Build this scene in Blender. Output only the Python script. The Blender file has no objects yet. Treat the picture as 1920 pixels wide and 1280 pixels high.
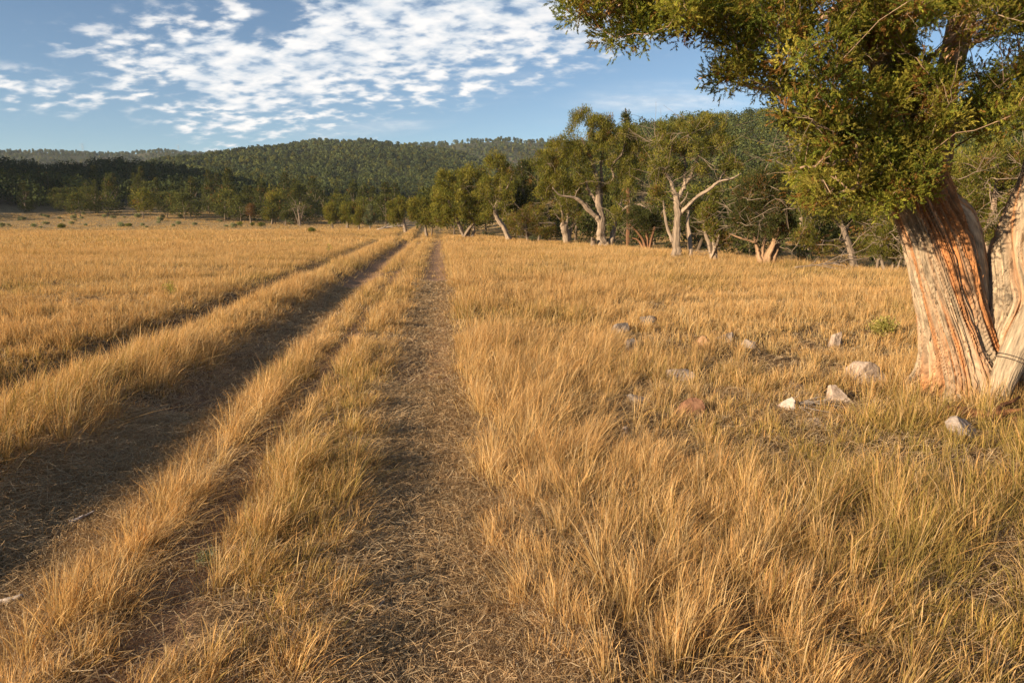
import bpy, math, random
import numpy as np
from mathutils import Vector
SC = bpy.context.scene
COL = SC.collection
rng = np.random.default_rng(11)
R = math.radians

# ------------------------------------------------------------------ camera frame
FPX, PITCH, CH = 1280.0, R(10.4), 1.6
cP, sP = math.cos(PITCH), math.sin(PITCH)

def ray(px, py):
    x = (px - 960.0) / FPX; z = (640.0 - py) / FPX
    return np.array([x, cP + sP * z, -sP + cP * z])

def at(px, py, Y):
    """world point on the sight line of a photo pixel at forward distance Y"""
    v = ray(px, py)
    return v * (Y / v[1]) + np.array([0, 0, CH])

def azel(px, py):
    v = ray(px, py); return math.atan2(v[0], v[1]), math.atan2(v[2], math.hypot(v[0], v[1]))

# ------------------------------------------------------------------ noise
def _h(ix, iy, iz, seed):
    n = (ix.astype(np.int64) * 374761393 + iy.astype(np.int64) * 668265263 + iz.astype(np.int64) * 2147483647 + seed * 1274126177) & 0xFFFFFFFF
    n = ((n ^ (n >> 13)) * 1274126177) & 0xFFFFFFFF
    n = (n ^ (n >> 16)) & 0xFFFF
    return n / 65535.0

def noise2(x, y, seed=0):
    x = np.asarray(x, float); y = np.asarray(y, float)
    ix = np.floor(x); iy = np.floor(y); fx = x - ix; fy = y - iy
    fx = fx * fx * (3 - 2 * fx); fy = fy * fy * (3 - 2 * fy); z = np.zeros_like(ix)
    a = _h(ix, iy, z, seed); b = _h(ix + 1, iy, z, seed); c = _h(ix, iy + 1, z, seed); d = _h(ix + 1, iy + 1, z, seed)
    return (a * (1 - fx) + b * fx) * (1 - fy) + (c * (1 - fx) + d * fx) * fy

def noise3(x, y, z, seed=0):
    iz = np.floor(z); fz = z - iz; fz = fz * fz * (3 - 2 * fz)
    ix = np.floor(x); iy = np.floor(y); fx = x - ix; fy = y - iy
    fx = fx * fx * (3 - 2 * fx); fy = fy * fy * (3 - 2 * fy)
    def pl(k):
        a = _h(ix, iy, k, seed); b = _h(ix + 1, iy, k, seed); c = _h(ix, iy + 1, k, seed); d = _h(ix + 1, iy + 1, k, seed)
        return (a * (1 - fx) + b * fx) * (1 - fy) + (c * (1 - fx) + d * fx) * fy
    return pl(iz) * (1 - fz) + pl(iz + 1) * fz

def fbm2(x, y, seed=0, o=3):
    t = 0; a = 0.5; s = 0
    for k in range(o):
        t = t + a * noise2(np.asarray(x) * 2 ** k + 17 * k, np.asarray(y) * 2 ** k + 31 * k, seed + k); s += a; a *= 0.5
    return t / s

def sst(a, b, x):
    t = np.clip((x - a) / (b - a), 0, 1); return t * t * (3 - 2 * t)

# ------------------------------------------------------------------ terrain
def track_u(x, y):
    return -(x + 0.15 + 0.104 * y - 0.10 * sst(5.5, 2.2, y)) + 0.16 * (noise2(y * 0.28, 0 * y + 3.3, 5) - 0.5)

def edge_e(x, y):
    return (x - 1.3) * 0.935 + (y - 42.0) * 0.354

def _table(pts):
    a = [azel(px, py) for px, py in pts]
    return np.array([p[0] for p in a]), np.array([p[1] for p in a])

def _wide(tab, pts):
    ta, te = tab; e = np.radians(np.array(pts, float)); k = ta > e[-1, 0] + 0.02
    return np.concatenate([e[:, 0], ta[k]]), np.concatenate([e[:, 1], te[k]])

RIDGES = [   # base distance, crest distance, crest line as seen in the photo (tree height taken off), except the first one's unseen left rise, added to shade the hills
    (118, 290, _wide(_table([(-900, 330), (-400, 336), (0, 340), (100, 350), (230, 336), (330, 345), (420, 362), (520, 386), (620, 408), (720, 428), (900, 470)]), [(-84, 9), (-76, 17), (-66, 18.5), (-56, 15), (-47, 9)])),
    (235, 620, _table([(100, 395), (220, 345), (300, 315), (430, 298), (500, 285), (600, 272), (700, 272), (770, 280), (850, 293), (920, 320), (1000, 360), (1100, 420)])),
    (700, 1300, _table([(-900, 300), (-300, 297), (0, 295), (80, 290), (150, 287), (250, 293), (330, 289), (430, 291), (600, 300), (800, 420)])),
    (430, 900, _table([(600, 420), (700, 320), (760, 275), (850, 272), (930, 268), (1010, 270), (1100, 272), (1300, 275), (1500, 300), (1700, 350)])),
    (72, 235, _table([(860, 440), (930, 395), (980, 365), (1050, 318), (1150, 280), (1300, 256), (1420, 250), (1500, 246), (1700, 235), (1920, 225), (2600, 225)])),
]

def ridge_heights(x, y):
    r = np.hypot(x, y) + 1e-6; az = np.arctan2(x, y)
    out = []
    for r0, r1, (ta, te) in RIDGES:
        el = np.interp(az, ta, te, left=te[0], right=te[-1])
        hh = np.maximum(np.tan(el) * r1 + CH, 0)
        fade = sst(R(-100), R(-80), az) * (1 - sst(R(75), R(105), az))
        s = np.clip((r - r0) / (r1 - r0), 0, 1); s = 0.35 * s * s * (3 - 2 * s) + 0.65 * (s ** 1.25)
        back = 1 - 0.55 * sst(r1, r1 * 2.2, r)
        out.append(hh * fade * s * back)
    return np.array(out)

def H(x, y):
    x = np.asarray(x, float); y = np.asarray(y, float)
    r = np.hypot(x, y)
    z = 0.10 * (fbm2(x * 0.11, y * 0.11, 1) - 0.5) * sst(2, 12, r) + 0.05 * (fbm2(x * 0.7, y * 0.7, 2) - 0.5)
    u = track_u(x, y); nf = 1 - sst(95, 130, y)
    g = lambda c, w: np.exp(-((u - c) / w) ** 2)
    z = z + nf * (-0.06 * g(0, 0.36) - 0.17 * g(2.02, 0.5) - 0.05 * g(1.1, 0.14) - 0.16 * g(4.0, 0.5) + 0.08 * g(2.95, 0.4) + 0.01 * g(0.6, 0.25))
    e = edge_e(x, y)
    left = sst(-30, 0, x)
    z = z - (0.55 + 0.35 * left) * sst(0.5, 9, e) * (1 - sst(60, 120, y)) * sst(-25, -4, x)
    # crest where the tracks drop out of sight, and the rise behind it
    z = z - 0.55 * sst(47, 58, y) * (1 - sst(58, 86, y)) * sst(-26, -10, x) * (1 - sst(-7, -3, x))
    # bank along the far side of the meadow, then sage flat rising to the trees
    bank = 74 + 0.10 * (x + 45)
    z = z - 0.45 * sst(bank, bank + 2.5, y) * (1 - sst(-22, -10, x))
    z = z + 1.55 * sst(76, 150, y) * (1 - sst(-15, 20, x))
    rr = ridge_heights(x, y)
    hill = rr.max(axis=0)
    z = z + hill * (1 + 0) + (fbm2(x * 0.012, y * 0.012, 9) - 0.5) * np.minimum(hill * 0.35, 14)
    return z

def ground(px, py):
    v = ray(px, py); t = np.geomspace(0.8, 2000, 1600)
    p = v[None, :] * t[:, None] + np.array([0, 0, CH])
    below = p[:, 2] < H(p[:, 0], p[:, 1])
    i = int(np.argmax(below)) if below.any() else len(t) - 1
    a, b = t[max(i - 1, 0)], t[i]
    for _ in range(20):
        m = (a + b) / 2; q = v * m + np.array([0, 0, CH])
        if q[2] < float(H(q[0], q[1])): b = m
        else: a = m
    q = v * b + np.array([0, 0, CH]); q[2] = float(H(q[0], q[1])); return q

# ------------------------------------------------------------------ mesh building
def mesh_from(name, verts, quads=None, tris=None, tint=None, smooth=False, uv=None):
    verts = np.asarray(verts, np.float32)
    q = np.zeros((0, 4), np.int32) if quads is None else np.asarray(quads, np.int32).reshape(-1, 4)
    t = np.zeros((0, 3), np.int32) if tris is None else np.asarray(tris, np.int32).reshape(-1, 3)
    me = bpy.data.meshes.new(name)
    me.vertices.add(len(verts)); me.vertices.foreach_set('co', verts.ravel())
    loops = np.concatenate([q.ravel(), t.ravel()]); me.loops.add(len(loops)); me.loops.foreach_set('vertex_index', loops)
    n = len(q) + len(t); me.polygons.add(n)
    ls = np.concatenate([np.arange(len(q)) * 4, len(q) * 4 + np.arange(len(t)) * 3]).astype(np.int32)
    me.polygons.foreach_set('loop_start', ls)
    if smooth: me.polygons.foreach_set('use_smooth', np.ones(n, bool))
    me.update(calc_edges=True)
    if tint is not None:
        c = np.ones((len(verts), 4), np.float32); c[:, :3] = tint
        a = me.color_attributes.new('tint', 'FLOAT_COLOR', 'POINT'); a.data.foreach_set('color', c.ravel())
    if uv is not None:
        a = me.attributes.new('strip', 'FLOAT_VECTOR', 'POINT'); a.data.foreach_set('vector', np.asarray(uv, np.float32).ravel())
    return me

class MB:
    def __init__(s): s.v = []; s.q = []; s.t = []; s.c = []; s.uv = []; s.n = 0
    def add(s, v, q=None, t=None, c=(0.3, 0.3, 0.3), uv=None):
        v = np.asarray(v, np.float32)
        s.v.append(v)
        if q is not None and len(q): s.q.append(np.asarray(q) + s.n)
        if t is not None and len(t): s.t.append(np.asarray(t) + s.n)
        cc = np.zeros((len(v), 3), np.float32); cc[:] = c; s.c.append(cc)
        s.uv.append(np.zeros((len(v), 3), np.float32) if uv is None else np.asarray(uv, np.float32))
        s.n += len(v)
    def tube(s, pts, rad, n=6, c=(0.3, 0.25, 0.2), cap=True, flute=0.0):
        pts = np.asarray(pts, float); m = len(pts); rad = np.asarray(rad, float) * np.ones(m)
        tg = np.gradient(pts, axis=0); tg /= np.linalg.norm(tg, axis=1)[:, None] + 1e-9
        ref = np.array([0.31, 0.93, 0.2]) if abs(tg[:, 2]).mean() > 0.5 else np.array([0.1, 0.2, 1.0])
        a = np.cross(tg, ref); a /= np.linalg.norm(a, axis=1)[:, None] + 1e-9
        b = np.cross(tg, a)
        th = np.arange(n) / n * 2 * np.pi
        lob = np.ones((m, n))
        if flute:
            zz = np.linspace(0, 3, m)[:, None]; f0 = rng.uniform(0, 6.28)
            lob = 1 + flute * (np.cos(3 * th[None, :] + f0 + zz) + 0.7 * np.cos(5 * th[None, :] - zz * 0.7 + f0 * 2)) + 0.5 * flute * (rng.random((m, n)) - 0.5)
        v = pts[:, None, :] + (rad[:, None] * lob)[..., None] * (np.cos(th)[None, :, None] * a[:, None, :] + np.sin(th)[None, :, None] * b[:, None, :])
        v = v.reshape(-1, 3)
        i = np.arange(m - 1)[:, None] * n; j = np.arange(n)[None, :]; k = (j + 1) % n
        q = np.stack([i + j, i + k, i + n + k, i + n + j], -1).reshape(-1, 4)
        t = None
        if cap:
            v = np.vstack([v, pts[0], pts[-1]]); e0 = m * n; jj = np.arange(n); kk = (jj + 1) % n
            t = np.vstack([np.stack([jj * 0 + e0, kk, jj], 1), np.stack([jj * 0 + e0 + 1, (m - 1) * n + jj, (m - 1) * n + kk], 1)])
        L = np.concatenate([[0], np.cumsum(np.linalg.norm(np.diff(pts, axis=0), axis=1))])
        uv = np.stack([np.repeat(rad, n) * np.tile(np.cos(th), m), np.repeat(rad, n) * np.tile(np.sin(th), m), np.repeat(L, n)], 1)
        if cap: uv = np.vstack([uv, [[0, 0, 0]], [[0, 0, L[-1]]]])
        s.add(v, q, t, c, uv)
    def mesh(s, name, off=(0, 0, 0), smooth=False):
        v = np.vstack(s.v) - np.asarray(off, np.float32)
        return mesh_from(name, v, np.vstack(s.q) if s.q else None, np.vstack(s.t) if s.t else None, np.vstack(s.c), smooth, np.vstack(s.uv))

def link(name, me, mat, parent=None):
    o = bpy.data.objects.new(name, me); COL.objects.link(o)
    if mat is not None: me.materials.append(mat)
    if parent is not None: o.parent = parent
    return o

def tag(o, label=None, cat=None, group=None, kind=None):
    if label: o['label'] = label
    if cat: o['category'] = cat
    if group: o['group'] = group
    if kind: o['kind'] = kind
    return o

def empty(name, loc):
    o = bpy.data.objects.new(name, None); COL.objects.link(o); o.location = loc; o.empty_display_size = 0.3
    return o

def copy_tree(o):
    c = o.copy(); COL.objects.link(c)
    for ch in list(o.children):
        d = ch.copy(); COL.objects.link(d); d.parent = c
    return c

# ------------------------------------------------------------------ materials
def new_mat(name):
    m = bpy.data.materials.new(name); m.use_nodes = True; nt = m.node_tree; nt.nodes.clear()
    return m, nt, nt.nodes, nt.links

def leaf_mat(name, trans=0.35, gloss=0.0, var=0.25, scale=9.0, tcol=(1.15, 1.05, 0.6)):
    m, nt, N, L = new_mat(name)
    out = N.new('ShaderNodeOutputMaterial'); at_ = N.new('ShaderNodeAttribute'); at_.attribute_name = 'tint'
    d = N.new('ShaderNodeBsdfDiffuse'); t = N.new('ShaderNodeBsdfTranslucent'); mx = N.new('ShaderNodeMixShader')
    mx.inputs[0].default_value = trans
    nz = N.new('ShaderNodeTexNoise'); nz.inputs['Scale'].default_value = scale; tc = N.new('ShaderNodeTexCoord')
    L.new(tc.outputs['Object'], nz.inputs['Vector'])
    mr = N.new('ShaderNodeMapRange'); mr.inputs[1].default_value = 0.3; mr.inputs[2].default_value = 0.7
    mr.inputs[3].default_value = 1 - var; mr.inputs[4].default_value = 1 + var
    L.new(nz.outputs['Fac'], mr.inputs[0])
    mu = N.new('ShaderNodeMix'); mu.data_type = 'RGBA'; mu.blend_type = 'MULTIPLY'; mu.inputs[0].default_value = 1
    L.new(at_.outputs['Color'], mu.inputs[6]); L.new(mr.outputs[0], mu.inputs[7])
    tm = N.new('ShaderNodeMix'); tm.data_type = 'RGBA'; tm.blend_type = 'MULTIPLY'; tm.inputs[0].default_value = 1
    tm.inputs[7].default_value = (*tcol, 1); L.new(mu.outputs[2], tm.inputs[6])
    L.new(mu.outputs[2], d.inputs['Color']); L.new(tm.outputs[2], t.inputs['Color'])
    L.new(d.outputs[0], mx.inputs[1]); L.new(t.outputs[0], mx.inputs[2]); last = mx
    if gloss:
        g = N.new('ShaderNodeBsdfGlossy'); g.inputs['Roughness'].default_value = 0.5; m2 = N.new('ShaderNodeMixShader')
        m2.inputs[0].default_value = gloss; L.new(mx.outputs[0], m2.inputs[1]); L.new(g.outputs[0], m2.inputs[2]); last = m2
    L.new(last.outputs[0], out.inputs[0]); return m

def bark_mat(name, scale=(30, 30, 3), bump=0.5, dist=0.02, var=0.5):
    m, nt, N, L = new_mat(name)
    out = N.new('ShaderNodeOutputMaterial'); b = N.new('ShaderNodeBsdfPrincipled'); b.inputs['Roughness'].default_value = 0.9
    b.inputs['Specular IOR Level'].default_value = 0.15
    at_ = N.new('ShaderNodeAttribute'); at_.attribute_name = 'tint'; uv = N.new('ShaderNodeAttribute'); uv.attribute_name = 'strip'
    mp = N.new('ShaderNodeMapping'); mp.inputs['Scale'].default_value = scale; L.new(uv.outputs['Vector'], mp.inputs['Vector'])
    nz = N.new('ShaderNodeTexNoise'); nz.inputs['Scale'].default_value = 1.0; nz.inputs['Detail'].default_value = 5; nz.inputs['Roughness'].default_value = 0.65
    L.new(mp.outputs[0], nz.inputs['Vector'])
    mr = N.new('ShaderNodeMapRange'); mr.inputs[1].default_value = 0.32; mr.inputs[2].default_value = 0.68
    mr.inputs[3].default_value = 1 - var; mr.inputs[4].default_value = 1 + var * 0.6; L.new(nz.outputs['Fac'], mr.inputs[0])
    mu = N.new('ShaderNodeMix'); mu.data_type = 'RGBA'; mu.blend_type = 'MULTIPLY'; mu.inputs[0].default_value = 1
    L.new(at_.outputs['Color'], mu.inputs[6]); L.new(mr.outputs[0], mu.inputs[7]); L.new(mu.outputs[2], b.inputs['Base Color'])
    bp = N.new('ShaderNodeBump'); bp.inputs['Strength'].default_value = bump; bp.inputs['Distance'].default_value = dist
    L.new(nz.outputs['Fac'], bp.inputs['Height']); L.new(bp.outputs[0], b.inputs['Normal'])
    L.new(b.outputs[0], out.inputs[0]); return m

def soil_mat():
    m, nt, N, L = new_mat('meadow_soil')
    out = N.new('ShaderNodeOutputMaterial'); b = N.new('ShaderNodeBsdfPrincipled'); b.inputs['Roughness'].default_value = 1.0
    b.inputs['Specular IOR Level'].default_value = 0.05
    at_ = N.new('ShaderNodeAttribute'); at_.attribute_name = 'tint'; tc = N.new('ShaderNodeTexCoord')
    last = at_.outputs['Color']
    for sc, lo, hi, det in ((55, 0.55, 1.5, 6), (1.1, 0.8, 1.2, 4), (7.0, 0.75, 1.25, 4)):
        nz = N.new('ShaderNodeTexNoise'); nz.inputs['Scale'].default_value = sc; nz.inputs['Detail'].default_value = det
        L.new(tc.outputs['Object'], nz.inputs['Vector'])
        mr = N.new('ShaderNodeMapRange'); mr.inputs[1].default_value = 0.3; mr.inputs[2].default_value = 0.7; mr.inputs[3].default_value = lo; mr.inputs[4].default_value = hi
        L.new(nz.outputs['Fac'], mr.inputs[0])
        mu = N.new('ShaderNodeMix'); mu.data_type = 'RGBA'; mu.blend_type = 'MULTIPLY'; mu.inputs[0].default_value = 1
        L.new(last, mu.inputs[6]); L.new(mr.outputs[0], mu.inputs[7]); last = mu.outputs[2]
        if sc == 55:
            bp = N.new('ShaderNodeBump'); bp.inputs['Strength'].default_value = 0.6; bp.inputs['Distance'].default_value = 0.03
            L.new(nz.outputs['Fac'], bp.inputs['Height']); L.new(bp.outputs[0], b.inputs['Normal'])
    L.new(last, b.inputs['Base Color']); L.new(b.outputs[0], out.inputs[0]); return m

def rock_mat(name, ca, cb, cc, scale=14.0):
    m, nt, N, L = new_mat(name)
    out = N.new('ShaderNodeOutputMaterial'); b = N.new('ShaderNodeBsdfPrincipled'); b.inputs['Roughness'].default_value = 0.85
    b.inputs['Specular IOR Level'].default_value = 0.25
    tc = N.new('ShaderNodeTexCoord'); nz = N.new('ShaderNodeTexNoise'); nz.inputs['Scale'].default_value = scale; nz.inputs['Detail'].default_value = 7
    nz.inputs['Roughness'].default_value = 0.68
    L.new(tc.outputs['Object'], nz.inputs['Vector'])
    cr = N.new('ShaderNodeValToRGB'); e = cr.color_ramp.elements
    e[0].position = 0.33; e[0].color = (*cc, 1); e[1].position = 0.62; e[1].color = (*ca, 1)
    k = e.new(0.47); k.color = (*cb, 1)
    L.new(nz.outputs['Fac'], cr.inputs[0]); L.new(cr.outputs[0], b.inputs['Base Color'])
    n2 = N.new('ShaderNodeTexNoise'); n2.inputs['Scale'].default_value = scale * 3; n2.inputs['Detail'].default_value = 6; L.new(tc.outputs['Object'], n2.inputs['Vector'])
    bp = N.new('ShaderNodeBump'); bp.inputs['Strength'].default_value = 0.6; bp.inputs['Distance'].default_value = 0.012
    L.new(n2.outputs['Fac'], bp.inputs['Height']); L.new(bp.outputs[0], b.inputs['Normal']); L.new(b.outputs[0], out.inputs[0]); return m

M_GRASS = leaf_mat('dry_grass', 0.38, 0.0, 0.12, 3.0, (1.1, 1.0, 0.8))
M_LEAF = leaf_mat('juniper_leaf', 0.40, 0.0, 0.25, 2.5, (1.2, 1.1, 0.55))
M_FAR = leaf_mat('distant_leaf', 0.15, 0.0, 0.25, 0.4)
M_BARK = bark_mat('weathered_bark', (16, 16, 1.6), 0.8, 0.04, 0.6)
M_NEARBARK = bark_mat('shredded_bark', (48, 48, 7), 0.9, 0.014, 0.5)
M_SOIL = soil_mat()
# ------------------------------------------------------------------ camera, light, sky
cam = bpy.data.cameras.new('camera'); cam.lens = 24; cam.sensor_width = 36; cam.clip_end = 8000; cam.clip_start = 0.05
co = bpy.data.objects.new('camera', cam); COL.objects.link(co); co.location = (0, 0, CH); co.rotation_euler = (math.pi / 2 - PITCH, 0, 0); SC.camera = co

SUN_AZ, SUN_EL = R(-123), R(18)          # clockwise from the view direction; low sun behind the left shoulder
to_sun = Vector((math.sin(SUN_AZ) * math.cos(SUN_EL), math.cos(SUN_AZ) * math.cos(SUN_EL), math.sin(SUN_EL)))
sl = bpy.data.lights.new('sun', 'SUN'); sl.energy = 4.9; sl.angle = R(0.6); sl.color = (1.0, 0.785, 0.535)
so = bpy.data.objects.new('sun', sl); COL.objects.link(so); so.rotation_euler = to_sun.to_track_quat('Z', 'Y').to_euler()

W = bpy.data.worlds.new('World'); SC.world = W; W.use_nodes = True
nt = W.node_tree; N = nt.nodes; L = nt.links; N.clear()
def val(x, sock):
    if isinstance(x, (int, float)): sock.default_value = x
    else: L.new(x, sock)
def m_(op, a, b=0.0, c=0.0, clamp=False):
    n = N.new('ShaderNodeMath'); n.operation = op; n.use_clamp = clamp
    val(a, n.inputs[0]); val(b, n.inputs[1]); val(c, n.inputs[2]); return n.outputs[0]
def comb(x, y, z):
    n = N.new('ShaderNodeCombineXYZ'); val(x, n.inputs[0]); val(y, n.inputs[1]); val(z, n.inputs[2]); return n.outputs[0]
def noi(v, s, det=4, rough=0.5, dist=0.0):
    n = N.new('ShaderNodeTexNoise'); n.inputs['Scale'].default_value = s; n.inputs['Detail'].default_value = det
    n.inputs['Roughness'].default_value = rough; n.inputs['Distortion'].default_value = dist; L.new(v, n.inputs['Vector']); return n.outputs['Fac']
def rng_(x, a, b, c=0.0, d=1.0):
    n = N.new('ShaderNodeMapRange'); n.interpolation_type = 'SMOOTHSTEP'; val(x, n.inputs[0]); val(a, n.inputs[1]); val(b, n.inputs[2])
    n.inputs[3].default_value = c; n.inputs[4].default_value = d; return n.outputs[0]
def mixc(f, a, b):
    n = N.new('ShaderNodeMix'); n.data_type = 'RGBA'; val(f, n.inputs[0])
    for x, s in ((a, n.inputs[6]), (b, n.inputs[7])):
        if isinstance(x, tuple): s.default_value = (*x, 1)
        else: L.new(x, s)
    return n.outputs[2]
sky = N.new('ShaderNodeTexSky'); sky.sky_type = 'NISHITA'; sky.sun_disc = False
sky.sun_elevation = SUN_EL; sky.sun_rotation = SUN_AZ % (2 * math.pi); sky.air_density = 1.0; sky.dust_density = 0.4; sky.ozone_density = 2.2; sky.altitude = 1900
tcw = N.new('ShaderNodeTexCoord'); sep = N.new('ShaderNodeSeparateXYZ'); L.new(tcw.outputs['Generated'], sep.inputs[0])
dx, dy, dz = sep.outputs
az = m_('ARCTAN2', dx, dy); el = m_('ARCSINE', dz)
zz = m_('MAXIMUM', dz, 0.02); zz = m_('ADD', zz, 0.26)
pv = comb(m_('DIVIDE', dx, zz), m_('DIVIDE', dy, zz), 0.0)         # the flat cloud layer overhead
def half(p, q, inside):
    """signed distance (radians, positive on the side of `inside`) from the line through two directions"""
    (a0, e0), (a1, e1), (ai, ei) = azel(*p), azel(*q), azel(*inside)
    nx, ny = -(e1 - e0), (a1 - a0); l = math.hypot(nx, ny); nx /= l; ny /= l; c = -(nx * a0 + ny * e0)
    s = 1 if nx * ai + ny * ei + c > 0 else -1
    return m_('ADD', m_('ADD', m_('MULTIPLY', az, s * nx), m_('MULTIPLY', el, s * ny)), s * c)
def blob(c, rx, ry, slope=0.0):
    a0, e0 = azel(*c); u = m_('SUBTRACT', az, a0); v = m_('SUBTRACT', m_('SUBTRACT', el, e0), m_('MULTIPLY', u, slope))
    u = m_('DIVIDE', u, rx / FPX); v = m_('DIVIDE', v, ry / FPX)
    return m_('SUBTRACT', 1.0, m_('SQRT', m_('ADD', m_('MULTIPLY', u, u), m_('MULTIPLY', v, v))))
bank_d = m_('MINIMUM', m_('MINIMUM', half((560, 252), (1330, 56), (800, 50)), half((85, 92), (362, 262), (600, 60))), half((85, 92), (490, -40), (600, 100)))
gap1 = m_('MULTIPLY', m_('MAXIMUM', blob((520, 42), 70, 48, 0.5), 0.0), 0.10)
gap2 = m_('MULTIPLY', m_('MAXIMUM', blob((330, 175), 120, 26, -0.35), 0.0), 0.05)
bank_d = m_('SUBTRACT', m_('SUBTRACT', bank_d, gap1), gap2)
left_d = m_('MULTIPLY', blob((20, 162), 115, 26, -0.02), 0.03)
cov = m_('MAXIMUM', bank_d, left_d)
big = noi(pv, 3.0, 3)
cov = m_('ADD', cov, m_('MULTIPLY', m_('SUBTRACT', big, 0.5), 0.08))
rot = N.new('ShaderNodeMapping'); rot.inputs['Rotation'].default_value = (0, 0, R(40)); rot.inputs['Scale'].default_value = (1.0, 1.35, 1.0); L.new(pv, rot.inputs['Vector'])
cell = noi(rot.outputs[0], 13.0, 5, 0.47, 0.1)
fine = noi(rot.outputs[0], 34.0, 4, 0.55)
cell = m_('ADD', m_('MULTIPLY', cell, 0.80), m_('MULTIPLY', fine, 0.20))
thr = m_('SUBTRACT', 0.52, m_('MULTIPLY', m_('MINIMUM', m_('MAXIMUM', cov, -0.06), 0.07), 2.1))
alpha = rng_(m_('SUBTRACT', cell, thr), -0.06, 0.14)
alpha = m_('MULTIPLY', alpha, rng_(cov, -0.03, 0.02))
right_fade = rng_(az, azel(900, 100)[0], azel(1320, 100)[0], 1.0, 0.55)
alpha = m_('MULTIPLY', m_('MULTIPLY', alpha, right_fade), 0.93)
# thin streaks of high cloud low in the right part of the sky
st = N.new('ShaderNodeMapping'); st.inputs['Rotation'].default_value = (0, 0, R(12)); st.inputs['Scale'].default_value = (0.35, 2.2, 1.0); L.new(pv, st.inputs['Vector'])
streak = m_('MULTIPLY', rng_(noi(st.outputs[0], 1.6, 5, 0.6), 0.45, 0.75), m_('MAXIMUM', blob((1290, 175), 280, 52, 0.12), 0.0))
streak2 = m_('MULTIPLY', rng_(noi(st.outputs[0], 2.4, 5, 0.6), 0.42, 0.7), m_('MAXIMUM', blob((800, 205), 260, 40, 0.22), 0.0))
alpha = m_('MAXIMUM', alpha, m_('MULTIPLY', m_('MAXIMUM', streak, streak2), 0.8))
shade = rng_(m_('ADD', m_('MULTIPLY', cell, 0.75), m_('MULTIPLY', noi(pv, 8.0, 4), 0.3)), 0.42, 0.66)
ccol = mixc(shade, (4.8, 5.5, 6.3), (8.6, 8.3, 8.0))
skyc = N.new('ShaderNodeMix'); skyc.data_type = 'RGBA'; skyc.blend_type = 'MULTIPLY'; skyc.inputs[0].default_value = 1.0
L.new(sky.outputs[0], skyc.inputs[6]); skyc.inputs[7].default_value = (0.97, 1.0, 0.98, 1)
bg = N.new('ShaderNodeBackground'); bg.inputs['Strength'].default_value = 0.057; L.new(mixc(alpha, skyc.outputs[2], ccol), bg.inputs['Color'])
wo = N.new('ShaderNodeOutputWorld'); L.new(bg.outputs[0], wo.inputs[0])
SC.view_settings.view_transform = 'Standard'; SC.view_settings.look = 'None'; SC.view_settings.exposure = 1.2; SC.view_settings.gamma = 1.0
cy = SC.cycles
cy.max_bounces = 5; cy.diffuse_bounces = 3; cy.glossy_bounces = 2; cy.transmission_bounces = 3; cy.transparent_max_bounces = 4
cy.use_denoising = True; cy.denoiser = "OPENIMAGEDENOISE"; cy.denoising_input_passes = "RGB_ALBEDO_NORMAL"; cy.use_adaptive_sampling = False
cy.sample_clamp_indirect = 4.0; cy.pixel_filter_type = 'BLACKMAN_HARRIS'; cy.filter_width = 1.5

# ------------------------------------------------------------------ ground
azs = np.concatenate([np.linspace(-180, -62, 70, endpoint=False), np.linspace(-62, 62, 520, endpoint=False), np.linspace(62, 180, 70, endpoint=False)]) * math.pi / 180
rs = np.concatenate([np.linspace(0.15, 0.9, 6, endpoint=False), np.geomspace(0.9, 1900, 420)])
A, RR = np.meshgrid(azs, rs)
gx, gy = (np.sin(A) * RR).ravel(), (np.cos(A) * RR).ravel(); gz = H(gx, gy)
na, nr = len(azs), len(rs)
i = np.arange(nr - 1)[:, None] * na; j = np.arange(na)[None, :]; k = (j + 1) % na
gq = np.stack([i + j, i + na + j, i + na + k, i + k], -1).reshape(-1, 4)
gt = np.stack([np.zeros(na, int) + len(gx), np.arange(na), (np.arange(na) + 1) % na], 1)
gr = np.hypot(gx, gy); hill = ridge_heights(gx, gy).max(axis=0)
def mixv(c, c2, f): return c * (1 - f[:, None]) + np.asarray(c2)[None, :] * f[:, None]
u = track_u(gx, gy); e = edge_e(gx, gy)
n1 = fbm2(gx * 0.5, gy * 0.5, 40); n2 = fbm2(gx * 0.09, gy * 0.09, 41)
gc = np.tile([[0.115, 0.078, 0.045]], (len(gx), 1))                      # soil seen between the stems
straw = sst(14, 45, gr)
gc = mixv(gc, (0.36, 0.235, 0.105), straw)
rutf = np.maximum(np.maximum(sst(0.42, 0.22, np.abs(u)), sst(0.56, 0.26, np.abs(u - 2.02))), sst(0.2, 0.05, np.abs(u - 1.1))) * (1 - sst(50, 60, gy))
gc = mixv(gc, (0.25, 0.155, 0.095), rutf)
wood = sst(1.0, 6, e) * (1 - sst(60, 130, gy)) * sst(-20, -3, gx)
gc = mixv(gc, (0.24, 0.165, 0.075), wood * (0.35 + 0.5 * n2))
sage = sst(72, 82, gy - 0.10 * (gx + 45)) * (1 - sst(-15, 25, gx))
gc = mixv(gc, (0.24, 0.185, 0.105), sage * 0.85)
hf = sst(1.0, 5, hill)
gc = mixv(gc, (0.125, 0.098, 0.06), hf)
gc = mixv(gc, (0.050, 0.056, 0.027), hf * sst(150, 330, gr) * 0.9)
pale = sst(0.56, 0.68, fbm2(gx * 0.02, gy * 0.02, 44)) * hf
gc = mixv(gc, (0.20, 0.165, 0.11), pale * 0.55)
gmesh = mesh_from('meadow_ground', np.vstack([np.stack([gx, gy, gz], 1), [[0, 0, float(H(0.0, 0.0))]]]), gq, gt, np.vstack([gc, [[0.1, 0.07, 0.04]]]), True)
tag(link('ground', gmesh, M_SOIL), kind='structure')

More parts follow.
